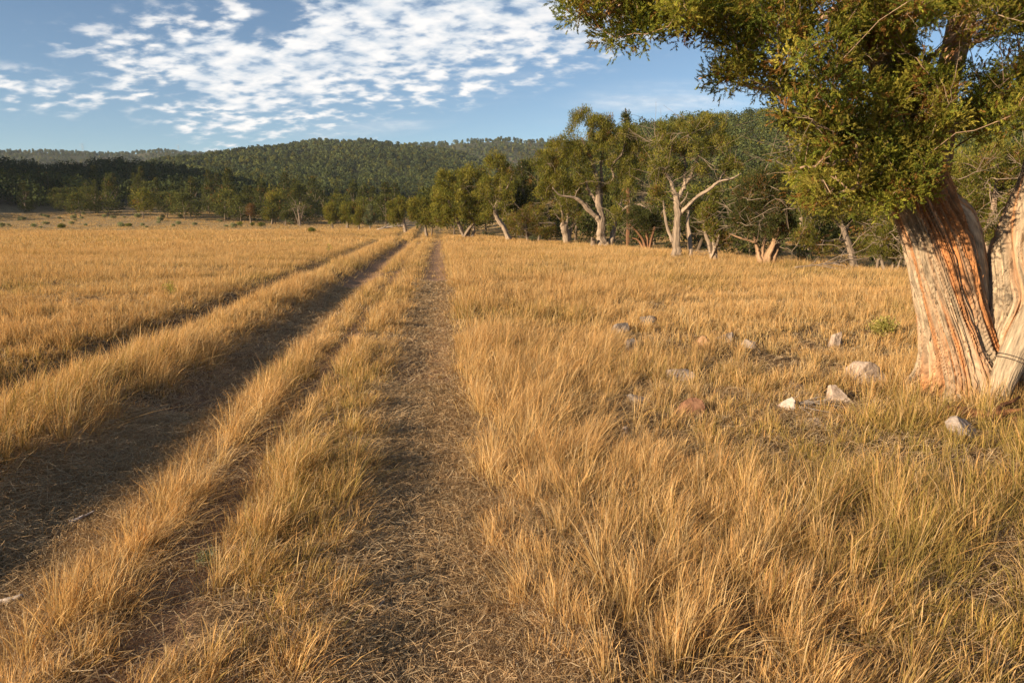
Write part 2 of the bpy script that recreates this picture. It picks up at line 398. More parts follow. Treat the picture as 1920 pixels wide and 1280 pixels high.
# ------------------------------------------------------------------ grass
ROCKY = [ground(1300, 690)[:2], ground(1480, 690)[:2], ground(1180, 640)[:2], ground(1560, 660)[:2], ground(1440, 760)[:2]]
STONES = [   # photo pixel of the foot, width and height in pixels, kind, label
    (1640, 722, 88, 40, 'pale', 'largest pale angular rock, just left of the big juniper trunk'), (1577, 760, 68, 36, 'pale', 'pale pinkish humped rock in front of the largest rock'),
    (1474, 774, 38, 34, 'white', 'small white rock with a rusty patch among grey dead twigs'), (1569, 652, 42, 30, 'pale', 'tan rock alone in a dark hollow behind the two biggest pale rocks'),
    (1366, 642, 40, 20, 'grey', 'flat grey rock at the back of the stony patch'), (1322, 648, 36, 20, 'rust', 'small rust topped rock left of the flat grey one'),
    (1412, 652, 34, 16, 'grey', 'little grey stone right of the flat grey rock'), (1160, 628, 42, 28, 'dark', 'dark rough rock at the left end of the stony patch'),
    (1186, 664, 46, 26, 'dark', 'dark grey stone below the rough dark rock'), (1214, 608, 38, 18, 'dark', 'dark stone farthest back in the stony patch'),
    (1277, 714, 62, 28, 'grey', 'low greyish buff rock in the middle of the stony patch'), (1296, 784, 58, 40, 'red', 'rounded reddish brown rock in the dry grass'),
    (1822, 826, 84, 44, 'grey', 'low grey rock in the grass below the big juniper'), (1492, 732, 46, 18, 'pale', 'thin pale slab edge above the dead twigs'),
    (1196, 758, 46, 24, 'dark', 'half buried grey stone left of the reddish rock'), (1173, 818, 20, 18, 'grey', 'small grey stone nearest the camera in the right hand grass'),
    (1535, 800, 58, 14, 'grey', 'flat grey slab in the grass below the pale pinkish rock')]
STONE_AT = [ground(px, py) for px, py, *_ in STONES]
BARE = [(ground(1815, 770), 0.55), (ground(1720, 745), 0.2), (ground(1900, 800), 0.3), (ground(1490, 768), 0.34), (ground(1385, 650), 0.5), (ground(1290, 650), 0.35), (ground(1190, 650), 0.4), (ground(1560, 655), 0.35), (ground(1800, 760), 0.35), (ground(1170, 840), 0.16), (ground(400, 1060), 0.16), (ground(270, 1190), 0.14)]
def clear_(x, y):
    f = np.zeros_like(x)
    for q, (px, py, w, h, *_r) in zip(STONE_AT, STONES):
        s = max(w / FPX * q[1] * 0.45, 0.08); near = (np.abs(x - q[0]) < 1.5) & (np.abs(y - q[1]) < 1.5)
        if near.any(): f[near] = np.maximum(f[near], np.exp(-(((x[near] - q[0]) / s) ** 4 + ((y[near] - q[1] + 0.05) / (s * 1.1)) ** 4)))
    for q, s in BARE: f = np.maximum(f, 0.8 * np.exp(-(((x - q[0]) / s) ** 2 + ((y - q[1]) / (s * 1.3)) ** 2)))
    return f
def rocky(x, y):
    f = np.zeros_like(x)
    for c, s in zip(ROCKY, (0.9, 0.9, 0.8, 0.8, 0.6)): f = np.maximum(f, np.exp(-(((x - c[0]) / s) ** 2 + ((y - c[1]) / (s * 1.15)) ** 2)))
    return f

def cover(x, y):
    """height factor 0..1.3, chance that a tuft grows, share of green"""
    u = track_u(x, y) + 0.16 * (fbm2(x * 1.6, y * 1.6, 23) - 0.5)
    nf = 1 - sst(90, 110, y)
    rr = sst(0.42 + 0.08 * sst(3, 6, y), 0.20 + 0.04 * sst(3, 6, y), np.abs(u)); rm = sst(0.56, 0.26, np.abs(u - 2.02 - 0.25 * sst(5, 2.5, y)) - 0.22 * sst(5, 2.5, y)); rc = 0.95 * sst(0.20, 0.05, np.abs(u - 1.1 - 0.1 * (noise2(y * 0.6, y * 0, 8) - 0.5))) * sst(0.2, 0.4, noise2(y * 0.45 + 3, y * 0, 88))
    rl = 0.95 * sst(0.55, 0.2, np.abs(u - 4.0))
    rut = np.maximum.reduce([rr, rm, rc, rl]) * nf
    n = fbm2(x * 0.75, y * 0.75, 31); nb = fbm2(x * 0.22, y * 0.22, 32)
    pt = sst(0.30, 0.62, fbm2(x * 0.5, y * 0.9, 39))
    hgt = (0.34 + 0.48 * n + 0.40 * pt + 0.35 * (nb - 0.5)) * (1 - 0.80 * rut)
    keep = (1 - 0.86 * np.clip(rut * 1.1, 0, 1))
    rk = rocky(x, y)
    gap = sst(0.62, 0.44, fbm2(x * 1.7, y * 1.7, 33)) * np.clip(rk * 1.1 + 0.34 * sst(-0.2, 0.6, x) * sst(8.5, 5.0, y), 0, 1)
    keep = keep * (1 - 0.9 * gap)
    cl = clear_(x, y); keep = keep * (1 - 0.97 * cl)
    strip = sst(-0.25, -0.5, u) * sst(-1.3, -0.9, u)                    # the tall pale fringe right of the track
    hgt = hgt * (1 + 0.25 * strip) * (1 - 0.25 * rk)
    hgt = hgt * (1 - 0.34 * sst(-0.2, -0.4, u) * sst(-0.8, -0.5, u) * sst(4.0, 2.2, y))
    mound = np.exp(-((u - 3.0) / 0.45) ** 2) * nf; hgt = hgt * (1 + 0.20 * mound) * (1 - (0.14 + 0.20 * sst(3.0, 6.5, y)) * np.exp(-((u - 0.55) / 0.26) ** 2))
    e = edge_e(x, y); keep = keep * (1 - 0.55 * sst(1, 5, e)); hgt = hgt * (1 - 0.45 * sst(0.5, 4, e))
    green = 0.30 * sst(0.52, 0.72, fbm2(x * 0.45, y * 0.45, 34))
    green = np.maximum(green, 0.55 * np.exp(-((u - 0.62) / 0.28) ** 2) * sst(1.5, 3, y) * (1 - sst(6, 9, y)))
    green = np.maximum(green, (0.58 + 0.40 * sst(0.38, 0.58, fbm2(x * 1.1, y * 1.1, 35))) * sst(0.8, 2.2, x) * sst(7.0, 4.0, y))  # greener near right corner, whose dimness is also put into the blade colour
    green = np.maximum(green, 0.35 * mound * sst(9, 5, y))
    return hgt, keep, np.clip(green, 0, 1), u, rut

STRAW = np.array([[0.66, 0.465, 0.210], [0.72, 0.535, 0.27], [0.62, 0.405, 0.170], [0.56, 0.345, 0.145], [0.60, 0.48, 0.28]])
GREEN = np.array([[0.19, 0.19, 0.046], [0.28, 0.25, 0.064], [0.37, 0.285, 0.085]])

def blades(rmin, rmax, dens, per, width, hmul, segs, tr, azm=R(43)):
    area = azm * (rmax ** 2 - rmin ** 2); nt_ = int(area * dens)
    r = np.sqrt(rng.uniform(rmin ** 2, rmax ** 2, nt_)); a = rng.uniform(-azm, azm, nt_)
    x, y = np.sin(a) * r, np.cos(a) * r
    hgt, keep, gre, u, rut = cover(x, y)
    ok = rng.random(nt_) < keep
    ok &= ridge_heights(x, y).max(axis=0) < 1.5
    x, y, hgt, gre, u, rut = x[ok], y[ok], hgt[ok], gre[ok], u[ok], rut[ok]
    ntu = len(x); tuft_h = hgt * (0.62 + 0.62 * rng.random(ntu) ** 1.5)
    warm = np.clip(0.5 + 1.5 * (fbm2(x * 0.33, y * 0.33, 36) - 0.5) + rng.normal(0, 0.16, ntu), 0, 1)
    la = 2 * np.pi * fbm2(x * 0.16, y * 0.16, 37) * 1.6 + 0.4
    lm = 0.07 + 0.17 * noise2(x * 0.8, y * 0.8, 38)
    lx, ly = np.cos(la) * lm + 0.07, np.sin(la) * lm
    fr = sst(-0.2, -0.45, u) * sst(-1.0, -0.7, u) * sst(7, 3, y)         # straws falling over the right wheel track
    lx = lx - 0.55 * fr * rng.random(ntu); ly = ly + 0.25 * fr
    nb = ntu * per; idx = np.repeat(np.arange(ntu), per)
    da = rng.uniform(0, 2 * np.pi, nb); dr = np.abs(rng.normal(0, 1, nb)) * tr
    ox, oy = np.cos(da) * dr, np.sin(da) * dr
    bx, by = x[idx] + ox, y[idx] + oy; bz = H(bx, by) - 0.01
    hh = hmul * tuft_h[idx] * rng.uniform(0.45, 1.12, nb) * (1 - 0.25 * np.clip(dr / (3 * tr), 0, 1))
    sp = rng.normal(0.0, 0.24, nb) + 0.30 * np.clip(dr / tr, 0, 2)
    ra = da + rng.normal(0, 0.5, nb)
    ex = lx[idx] + np.cos(ra) * sp + rng.normal(0, 0.10, nb); ey = ly[idx] + np.sin(ra) * sp + rng.normal(0, 0.10, nb)
    bend = rng.random(nb) < 0.20
    ex = np.where(bend, ex * 2.6, ex); ey = np.where(bend, ey * 2.6, ey)
    fa = rng.uniform(0, np.pi, nb); w = width * rng.uniform(0.6, 1.4, nb)
    wx, wy = np.cos(fa) * w / 2, np.sin(fa) * w / 2
    cs = STRAW[rng.integers(0, len(STRAW), nb)]
    wv = warm[idx][:, None]; cs = cs * (1 - 0.25 * wv) + np.array([[0.56, 0.335, 0.13]]) * 0.25 * wv
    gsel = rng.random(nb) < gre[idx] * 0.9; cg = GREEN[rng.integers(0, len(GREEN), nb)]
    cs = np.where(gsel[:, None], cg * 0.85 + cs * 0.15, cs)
    cs = cs * rng.uniform(0.72, 1.15, nb)[:, None]
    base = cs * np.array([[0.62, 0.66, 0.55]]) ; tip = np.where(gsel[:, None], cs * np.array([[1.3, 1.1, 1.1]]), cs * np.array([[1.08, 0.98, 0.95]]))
    ts = np.linspace(0, 1, segs + 1)
    V = []; Cc = []
    seed = (rng.random(nb) < 0.30) if segs > 1 else np.zeros(nb, bool)
    for s_, t in enumerate(ts):
        cxx = bx + ex * hh * t ** 1.7; cyy = by + ey * hh * t ** 1.7; lean = np.sqrt(ex ** 2 + ey ** 2)
        czz = bz + hh * (t - 0.30 * np.clip(lean, 0, 1.4) * t ** 2.2)
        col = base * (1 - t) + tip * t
        if s_ < segs:
            ww = np.where(seed & (s_ == segs - 1), 1.25, 1 - 0.6 * t)
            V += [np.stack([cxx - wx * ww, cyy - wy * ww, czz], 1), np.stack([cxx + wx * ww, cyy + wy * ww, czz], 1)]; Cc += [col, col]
        else:
            V += [np.stack([cxx, cyy, czz], 1)]; Cc += [col]
    k = len(V); V = np.stack(V, 1).reshape(-1, 3); Cc = np.stack(Cc, 1).reshape(-1, 3)
    b0 = np.arange(nb) * k
    Q = np.concatenate([np.stack([b0 + 2 * s_, b0 + 2 * s_ + 1, b0 + 2 * s_ + 3, b0 + 2 * s_ + 2], 1) for s_ in range(segs - 1)]) if segs > 1 else np.zeros((0, 4), int)
    T = np.stack([b0 + 2 * (segs - 1), b0 + 2 * (segs - 1) + 1, b0 + 2 * segs], 1)
    return V, Q, T, Cc

GM = MB()
for args in ((0.45, 4.5, 70, 95, 0.0026, 0.33, 3, 0.065, R(82)), (4.5, 9, 55, 66, 0.0035, 0.335, 3, 0.075, R(58)), (9, 17, 38, 40, 0.0060, 0.34, 2, 0.095, R(52)),
             (17, 40, 26, 22, 0.011, 0.34, 1, 0.16, R(47)), (40, 100, 7.0, 16, 0.028, 0.33, 1, 0.34), (100, 165, 1.6, 12, 0.06, 0.26, 1, 0.6)):
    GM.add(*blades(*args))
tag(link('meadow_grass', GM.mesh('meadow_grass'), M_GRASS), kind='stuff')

def straws(n, rmax, azm=R(62)):
    r = np.sqrt(rng.uniform(1.0, rmax ** 2, n)); r = r ** 0.85 * rmax ** 0.15 if False else r
    a = rng.uniform(-azm, azm, n); x, y = np.sin(a) * r, np.cos(a) * r
    u = track_u(x, y); near = np.maximum.reduce([sst(0.75, 0.3, np.abs(u)), sst(0.85, 0.4, np.abs(u - 2.02)), 0.45 * rocky(x, y), 0.12 + 0 * x])
    ok = rng.random(n) < near; x, y, r = x[ok], y[ok], r[ok]; n = len(x)
    th = rng.uniform(0, 2 * np.pi, n); ln = rng.uniform(0.03, 0.15, n); w = rng.uniform(0.0013, 0.0028, n) * np.clip(r / 4, 1, 4)
    z0 = H(x, y) + rng.uniform(0.002, 0.035, n); dxs, dys = np.cos(th) * ln, np.sin(th) * ln
    bx, by = -np.sin(th) * ln * (cv := rng.normal(0, 0.30, n)), np.cos(th) * ln * cv
    z1 = z0 + rng.uniform(0, 0.04, n); z2 = z0 + rng.normal(0.008, 0.02, n)
    sx, sy = -np.sin(th) * w / 2, np.cos(th) * w / 2
    P = [(x, y, z0), (x + dxs * .5 + bx, y + dys * .5 + by, z1), (x + dxs, y + dys, z2)]
    V = []
    for (px_, py_, pz_) in P: V += [np.stack([px_ - sx, py_ - sy, pz_], 1), np.stack([px_ + sx, py_ + sy, pz_ + w * 0.4], 1)]
    V = np.stack(V, 1).reshape(-1, 3); b0 = np.arange(n) * 6
    Q = np.concatenate([np.stack([b0, b0 + 1, b0 + 3, b0 + 2], 1), np.stack([b0 + 2, b0 + 3, b0 + 5, b0 + 4], 1)])
    c = np.array([[0.63, 0.45, 0.25], [0.54, 0.385, 0.22], [0.66, 0.52, 0.33], [0.44, 0.29, 0.15]])[rng.integers(0, 4, n)] * rng.uniform(0.6, 1.1, n)[:, None]
    return V, Q, None, np.repeat(c, 6, axis=0)
SM = MB(); SM.add(*straws(800000, 6.5)); SM.add(*straws(540000, 17))
tag(link('trampled_straw', SM.mesh('trampled_straw'), M_GRASS), kind='stuff')
# ------------------------------------------------------------------ foliage
def ball(n):
    v = rng.normal(0, 1, (n, 3)); v /= np.linalg.norm(v, axis=1)[:, None]; return v * rng.uniform(0, 1, n)[:, None] ** (1 / 2.4)

def leaf_quads(p, d, ln, w, col):
    """narrow leaf sprays: p base, d unit direction"""
    n = len(p); s = np.cross(d, rng.normal(0, 1, (n, 3))); s /= np.linalg.norm(s, axis=1)[:, None] + 1e-9
    ln = (ln * np.ones(n))[:, None]; w = (w * np.ones(n))[:, None]
    V = np.stack([p, p + d * ln * 0.45 + s * w * 0.5, p + d * ln, p + d * ln * 0.45 - s * w * 0.5], 1).reshape(-1, 3)
    return V, (np.arange(n) * 4)[:, None] + np.arange(4)[None, :], np.repeat(col, 4, axis=0)

OLIVE = np.array([[0.150, 0.155, 0.030], [0.200, 0.186, 0.036], [0.115, 0.130, 0.030], [0.225, 0.198, 0.044]])
DEEP = np.array([[0.066, 0.074, 0.024], [0.086, 0.092, 0.028], [0.052, 0.060, 0.022]])
SILVER = np.array([[0.15, 0.17, 0.095], [0.19, 0.20, 0.115], [0.11, 0.135, 0.07]])
BROWN = np.array([[0.17, 0.095, 0.035], [0.21, 0.115, 0.04]])

def clump_leaves(mb, centres, rad, per, ln, w, pal, brown=0.04, up=0.45, flat=0.75):
    c = np.asarray(centres, float); n = len(c) * per; idx = np.repeat(np.arange(len(c)), per); rad = np.asarray(rad) * np.ones(len(c))
    b = ball(n); p = c[idx] + b * rad[idx][:, None] * np.array([1, 1, flat])
    d = b * 0.8 + rng.normal(0, 0.55, (n, 3)) + np.array([0, 0, up]); d /= np.linalg.norm(d, axis=1)[:, None]
    tone = rng.normal(1, 0.16, len(c)).clip(0.6, 1.5)[idx] * rng.uniform(0.7, 1.25, n)
    pc = rng.integers(0, len(pal), len(c)); pi = np.where(rng.random(n) < 0.6, pc[idx], rng.integers(0, len(pal), n))
    col = pal[pi] * tone[:, None]
    br = (rng.random(len(c)) < brown)[idx] & (rng.random(n) < 0.6) | (rng.random(n) < brown * 0.5)
    col = np.where(br[:, None], BROWN[rng.integers(0, 2, n)], col)
    mb.add(*leaf_quads(p, d, ln * rng.uniform(0.6, 1.3, n), w * rng.uniform(0.7, 1.3, n), col)[:2], None, np.repeat(col, 4, axis=0))

def smooth_path(pts, k=6):
    pts = np.asarray(pts, float); n = len(pts)
    if n < 3: return np.array([pts[0] + (pts[-1] - pts[0]) * t for t in np.linspace(0, 1, k)])
    t = np.arange(n); tt = np.linspace(0, n - 1, (n - 1) * k + 1); out = []
    P = np.vstack([2 * pts[0] - pts[1], pts, 2 * pts[-1] - pts[-2]])
    for x in tt:
        i_ = min(int(x), n - 2); f = x - i_; a, b, c, d = P[i_], P[i_ + 1], P[i_ + 2], P[i_ + 3]
        out.append(0.5 * ((2 * b) + (-a + c) * f + (2 * a - 5 * b + 4 * c - d) * f * f + (-a + 3 * b - 3 * c + d) * f ** 3))
    return np.array(out)

def wander(a, b, amp, k=7, sag=0.0):
    t = np.linspace(0, 1, k)[:, None]; p = a + (b - a) * t
    n = rng.normal(0, amp, (k, 3)) * np.sin(np.pi * t); n = (n + np.roll(n, 1, 0)) * 0.6; n[0] = 0; n[-1] = 0
    p = p + n; p[:, 2] -= sag * np.sin(np.pi * t[:, 0]); return p

GREY = (0.22, 0.17, 0.125); PALE = (0.30, 0.23, 0.165); DARKB = (0.13, 0.095, 0.065); RED = (0.22, 0.115, 0.06)

class Skel:
    def __init__(s): s.p = np.zeros((0, 3)); s.r = np.zeros(0)
    def put(s, p, r): s.p = np.vstack([s.p, p]); s.r = np.concatenate([s.r, np.asarray(r) * np.ones(len(p))])
    def near(s, q, down=0.15):
        d = np.linalg.norm(s.p - q, axis=1) + np.maximum(0, s.p[:, 2] - q[2] + down) * 1.4
        return int(np.argmin(d))

def join_limbs(mb, sk, centres, col, r1=0.012, amp=0.06, n=5, rmax=0.06, order=None):
    c = np.asarray(centres)
    root = sk.p.mean(axis=0)
    for q in c[np.argsort(np.linalg.norm(c - root, axis=1))]:
        i_ = sk.near(q); a = sk.p[i_]; L_ = np.linalg.norm(q - a)
        if L_ < 0.02: continue
        r0 = min(sk.r[i_] * 0.75, rmax, 0.012 + 0.03 * L_); k = max(4, min(9, int(L_ / 0.12)))
        p = wander(a, q, amp * L_ * 0.5, k, -0.04 * L_); rr = np.linspace(max(r0, r1), r1, k)
        mb.tube(p, rr, n, col, cap=False); sk.put(p[1:], rr[1:])

def dead_twigs(mb, sk, count, ln, col, r0=0.012, lo=0.0, hi=1.0, n=4, fork=3):
    zs = np.quantile(sk.p[:, 2], [lo, hi]); ok = np.where((sk.p[:, 2] >= zs[0]) & (sk.p[:, 2] <= zs[1]))[0]
    for i_ in rng.choice(ok, count):
        a = sk.p[i_]; d = rng.normal(0, 1, 3) * np.array([1, 1, 0.45]) + np.array([0, 0, 0.15]); d /= np.linalg.norm(d)
        l = ln * rng.uniform(0.5, 1.3); p = wander(a, a + d * l, 0.07 * l, 6); mb.tube(p, np.linspace(r0, r0 * 0.35, 6), n, col, cap=False)
        for _ in range(fork):
            j_ = rng.integers(2, 6); e_ = d + rng.normal(0, 0.6, 3); l2 = l * rng.uniform(0.25, 0.55)
            mb.tube(wander(p[j_], p[j_] + e_ * l2, 0.06 * l2, 4), np.linspace(r0 * 0.5, r0 * 0.25, 4), 3, col, cap=False)

def tree_px(name, label, base, limbs, crowns, pal=OLIVE, bark=GREY, Y=None, clump=0.34, dens=1.0, per=110, leaf=(0.13, 0.05), dead=6, deadlen=1.0,
            group=None, brown=0.04, cat='tree', depth=1.0, hollow=0.5, holes=(), bottom=0.25):
    """a tree standing where the photo has it: limbs are [(px, py, width px), ...], crowns are ellipses (px, py, rx, ry)"""
    if Y is None: b = ground(*base); Y = b[1]
    else:
        q = at(base[0], base[1], Y); b = np.array([q[0], q[1], float(H(q[0], q[1]))])
    sc = Y / FPX / cP
    root = empty(name, b); tag(root, label, cat, group)
    tm, bm_, cm = MB(), MB(), MB(); sk = Skel()
    for li, lb in enumerate(limbs):
        yo = lb[0] if not isinstance(lb[0], tuple) else 0.0; pts_ = lb[1:] if not isinstance(lb[0], tuple) else lb
        ys = np.linspace(0, yo, len(pts_)) if li or yo else np.zeros(len(pts_))
        p = np.array([at(px, py, Y + dy_) for (px, py, w), dy_ in zip(pts_, ys)])
        if abs(pts_[0][1] - base[1]) < 16: p[0, 2] = float(H(p[0, 0], p[0, 1])) - 0.12
        rad = np.array([w for _, _, w in pts_]) * sc * 0.41
        k = 6; pp = smooth_path(p, k); rr = np.interp(np.linspace(0, len(p) - 1, len(pp)), np.arange(len(p)), rad)
        pp[1:-1] += rng.normal(0, 0.10, (len(pp) - 2, 3)) * rr[1:-1, None]
        rr = rr * rng.uniform(0.9, 1.12, len(rr)); tm.tube(pp, rr, 16, np.array(bark) * rng.uniform(0.85, 1.1), True, 0.13); sk.put(pp, rr)
    cen = []
    for cx, cy_, rx, ry in crowns:
        vol = rx * ry * rx * sc ** 3 * 4.19; n = max(6, int(dens * 5.0 * (rx * sc * ry * sc) / clump ** 2 * (0.6 + 0.4 * depth)))
        v = rng.normal(0, 1, (n * 2, 3)); v /= np.linalg.norm(v, axis=1)[:, None]; v *= (rng.uniform(hollow ** 3, 1, n * 2) ** (1 / 3))[:, None]
        v = v[(v[:, 2] > -0.85) & ((v[:, 2] > -0.2) | (rng.random(n * 2) < 1 - bottom))][:n]
        c0 = at(cx, cy_, Y); rxw = max(rx * sc - clump * 0.6, 0.15); ryw = max(ry * sc - clump * 0.5, 0.15)
        q = c0 + v * np.array([rxw, rxw * depth, ryw])
        for hx, hy, hr in holes:
            hc = at(hx, hy, Y); q = q[np.hypot(q[:, 0] - hc[0], q[:, 2] - hc[2]) > hr * sc]
        cen.append(q)
    cen = np.vstack(cen); cen = cen[cen[:, 2] > H(cen[:, 0], cen[:, 1]) + 0.25]
    join_limbs(bm_, sk, cen, np.array(bark) * 0.85, 0.007, 0.10, 4, 0.05)
    if dead: dead_twigs(bm_, sk, dead, deadlen, PALE, 0.014, 0.05, 0.9)
    r_ = clump * rng.uniform(0.45, 0.95, len(cen)); clump_leaves(cm, cen, r_, int(per * 1.1), leaf[0] * 0.85, leaf[1] * 0.52, pal, brown, 0.8, 1.2)
    link('trunk', tm.mesh('trunk', b, True), M_BARK, root); link('branches', bm_.mesh('branches', b, True), M_BARK, root)
    link('crown', cm.mesh('crown', b), M_LEAF, root)
    return root

# ------------------------------------------------------------------ the junipers along the meadow's edge
tree_px('juniper_tree', 'broad round juniper at the far end of the row, foliage nearly to the grass', (862, 443),
        [[(872, 446, 9), (862, 425, 8), (848, 395, 6), (835, 360, 3)], [1.0, (876, 446, 9), (882, 415, 7), (890, 370, 5), (893, 330, 2)], [-0.6, (868, 446, 7), (880, 428, 6), (905, 400, 3)], [0.5, (884, 446, 7), (888, 420, 6), (868, 350, 3)]],
        [(850, 385, 48, 42), (882, 345, 40, 36), (828, 400, 28, 30), (898, 395, 36, 34), (835, 345, 25, 26)], OLIVE, GREY, dens=1.0, per=90, Y=52.0, clump=0.42, leaf=(0.20, 0.085), dead=10, hollow=0.55)
tree_px('juniper_tree', 'slim juniper on a pale leaning trunk, pointed crown above the round one', (955, 447),
        [[(957, 449, 12), (945, 428, 10), (931, 408, 9), (929, 390, 8), (938, 350, 5), (932, 300, 2)], [0.4, (930, 395, 6), (915, 372, 4), (900, 362, 2)], [-0.4, (934, 380, 5), (952, 350, 3), (960, 330, 2)]],
        [(930, 310, 26, 28), (915, 355, 30, 28), (950, 350, 26, 40), (932, 390, 26, 16), (908, 405, 14, 12)], OLIVE, PALE, dens=0.85, per=95, Y=47.0, clump=0.36, leaf=(0.17, 0.07), dead=14, deadlen=1.1)
tree_px('juniper_tree', 'dense dark green juniper just behind the slim leaning one', (985, 446),
        [[(985, 448, 10), (984, 400, 8), (980, 340, 4), (978, 305, 2)]],
        [(980, 325, 28, 32), (990, 370, 38, 36), (965, 380, 26, 30)], DEEP, GREY, Y=55.0, clump=0.5, per=80, leaf=(0.24, 0.1), dead=3)
tree_px('juniper_shrub', 'low brownish juniper thicket with dead limbs between two pale trunks', (985, 448),
        [[(990, 450, 7), (985, 430, 5), (965, 412, 3)], [0.5, (1010, 450, 6), (1011, 420, 4), (1000, 395, 2)], [-0.3, (1020, 424, 5), (1040, 420, 6), (1012, 418, 3)]],
        [(975, 422, 30, 26), (1015, 428, 30, 22), (1000, 400, 30, 20)], OLIVE * 0.75, GREY, Y=45.0, clump=0.3, per=75, dead=26, deadlen=0.9, brown=0.3, cat='shrub')
tree_px('juniper_snag', 'broken stub of a pale split trunk with a few thin live tops', (1062, 455),
        [[(1063, 457, 17), (1061, 440, 18), (1056, 422, 15), (1062, 418, 4)], [(1060, 440, 7), (1056, 410, 5), (1051, 385, 4), (1048, 375, 2)], [0.3, (1066, 445, 6), (1072, 428, 4), (1074, 415, 2)], [0.2, (1062, 425, 6), (1065, 395, 5), (1062, 370, 3)]],
        [(1050, 400, 26, 20), (1080, 405, 18, 26), (1062, 380, 26, 16)], OLIVE * 0.9, PALE, Y=41.0, clump=0.26, per=70, dens=0.6, dead=26, deadlen=0.9, brown=0.12)
tree_px('juniper_tree', 'largest pale trunked juniper in the row, forked low with bare inner limbs', (1128, 463),
        [[(1128, 466, 34), (1128, 455, 22), (1126, 435, 17), (1128, 410, 14), (1122, 385, 12), (1120, 345, 9), (1112, 310, 8), (1100, 280, 6), (1090, 258, 3)],
         [-0.9, (1126, 418, 12), (1117, 405, 10), (1103, 393, 9), (1090, 378, 8), (1075, 370, 5), (1050, 366, 3), (1036, 352, 2)],
         [0.5, (1124, 385, 9), (1114, 372, 7), (1102, 352, 6), (1098, 335, 4), (1072, 300, 2)],
         [0.8, (1124, 395, 8), (1129, 350, 7), (1127, 310, 6), (1132, 270, 5), (1128, 245, 3), (1118, 215, 2)],
         [-0.4, (1127, 350, 6), (1150, 335, 5), (1148, 310, 5), (1165, 290, 5), (1172, 265, 3), (1180, 240, 2)],
         [1.2, (1140, 462, 16), (1148, 446, 12), (1152, 425, 9), (1156, 400, 6), (1165, 380, 4)],
         [-0.5, (1118, 462, 20), (1112, 452, 9), (1110, 446, 3)],
         [-0.8, (1160, 402, 4), (1180, 385, 4), (1200, 384, 4), (1214, 392, 2)]],
        [(1100, 235, 40, 32), (1125, 245, 32, 38), (1055, 285, 42, 34), (1022, 320, 32, 40), (1045, 350, 38, 34), (1085, 300, 44, 30), (1150, 275, 40, 44), (1190, 300, 36, 46), (1160, 350, 44, 42), (1090, 345, 42, 26), (1152, 410, 20, 28), (1015, 365, 20, 26), (1180, 255, 24, 26)],
        OLIVE, PALE, dens=0.92, per=105, Y=36.0, clump=0.31, dead=80, deadlen=1.1, holes=((1130, 330, 16), (1105, 375, 14), (1125, 400, 22), (1150, 330, 10)), bottom=0.6)
tree_px('pine_tree', 'narrow spire topped conifer rising behind the largest juniper', (1178, 458),
        [[(1178, 460, 9), (1178, 400, 8), (1176, 300, 5), (1174, 205, 2)]],
        [(1174, 225, 9, 22), (1175, 255, 14, 22), (1177, 290, 20, 28), (1178, 330, 24, 30)], DEEP * 1.3, RED, Y=47.0, clump=0.34, per=80, leaf=(0.2, 0.08), dead=2, dens=1.1, hollow=0.2, cat='tree')
tree_px('juniper_shrub', 'fan of rust coloured stems under a dark crown right of the biggest trunk', (1208, 460),
        [[(1212, 464, 8), (1205, 450, 6), (1192, 432, 4), (1180, 420, 2)], [0.3, (1214, 464, 9), (1213, 445, 7), (1208, 420, 4)], [-0.3, (1217, 464, 8), (1222, 445, 6), (1228, 425, 4)], [0.4, (1210, 464, 6), (1198, 452, 4), (1185, 446, 2)]],
        [(1205, 415, 34, 30), (1232, 420, 22, 26), (1185, 405, 24, 26)], DEEP, RED, Y=35.0, clump=0.34, per=95, dead=14, cat='tree')
tree_px('juniper_tree', 'airy juniper on a straight pale trunk with one limb reaching right', (1268, 481),
        [[(1268, 486, 27), (1268, 470, 19), (1268, 440, 15), (1270, 405, 13), (1268, 375, 12), (1264, 360, 9), (1258, 340, 7), (1246, 320, 5), (1238, 300, 3)],
         [0.5, (1270, 375, 10), (1282, 350, 8), (1296, 328, 8), (1302, 308, 7), (1318, 280, 5), (1328, 262, 3), (1340, 248, 2)],
         [-0.7, (1274, 402, 9), (1288, 388, 8), (1306, 370, 7), (1330, 355, 7), (1350, 340, 5), (1372, 335, 4), (1390, 325, 2)],
         [0.3, (1348, 342, 4), (1356, 325, 4), (1372, 308, 2)],
         [0.6, (1262, 455, 8), (1252, 430, 6), (1247, 405, 5), (1244, 375, 3)], [0.8, (1284, 355, 6), (1284, 300, 5), (1282, 270, 3)], [-0.5, (1274, 385, 4), (1285, 372, 3), (1290, 360, 2)],
         [1.6, (1296, 480, 9), (1294, 450, 8), (1290, 420, 6), (1292, 395, 4)]],
        [(1285, 245, 38, 24), (1330, 238, 36, 24), (1248, 280, 36, 28), (1300, 280, 46, 26), (1235, 325, 24, 30), (1350, 270, 34, 28), (1370, 310, 24, 24), (1262, 318, 24, 20), (1310, 320, 30, 16), (1232, 362, 20, 24), (1342, 368, 16, 18), (1326, 395, 26, 24), (1245, 250, 22, 22)],
        OLIVE * 1.05, PALE, dens=0.85, per=95, clump=0.24, leaf=(0.11, 0.042), dead=95, deadlen=0.95, holes=((1270, 400, 26), (1300, 330, 10), (1268, 350, 12)), bottom=0.6)
tree_px('juniper_tree', 'dark stemmed juniper in shade behind the straight pale trunk', (1300, 477),
        [[(1292, 482, 10), (1292, 455, 9), (1288, 420, 6), (1290, 380, 3)], [0.4, (1303, 482, 8), (1312, 460, 7), (1320, 440, 4), (1330, 410, 2)]],
        [(1300, 415, 34, 26), (1330, 430, 26, 24), (1290, 385, 34, 26)], DEEP, DARKB, Y=33.0, clump=0.34, per=85, dead=10)
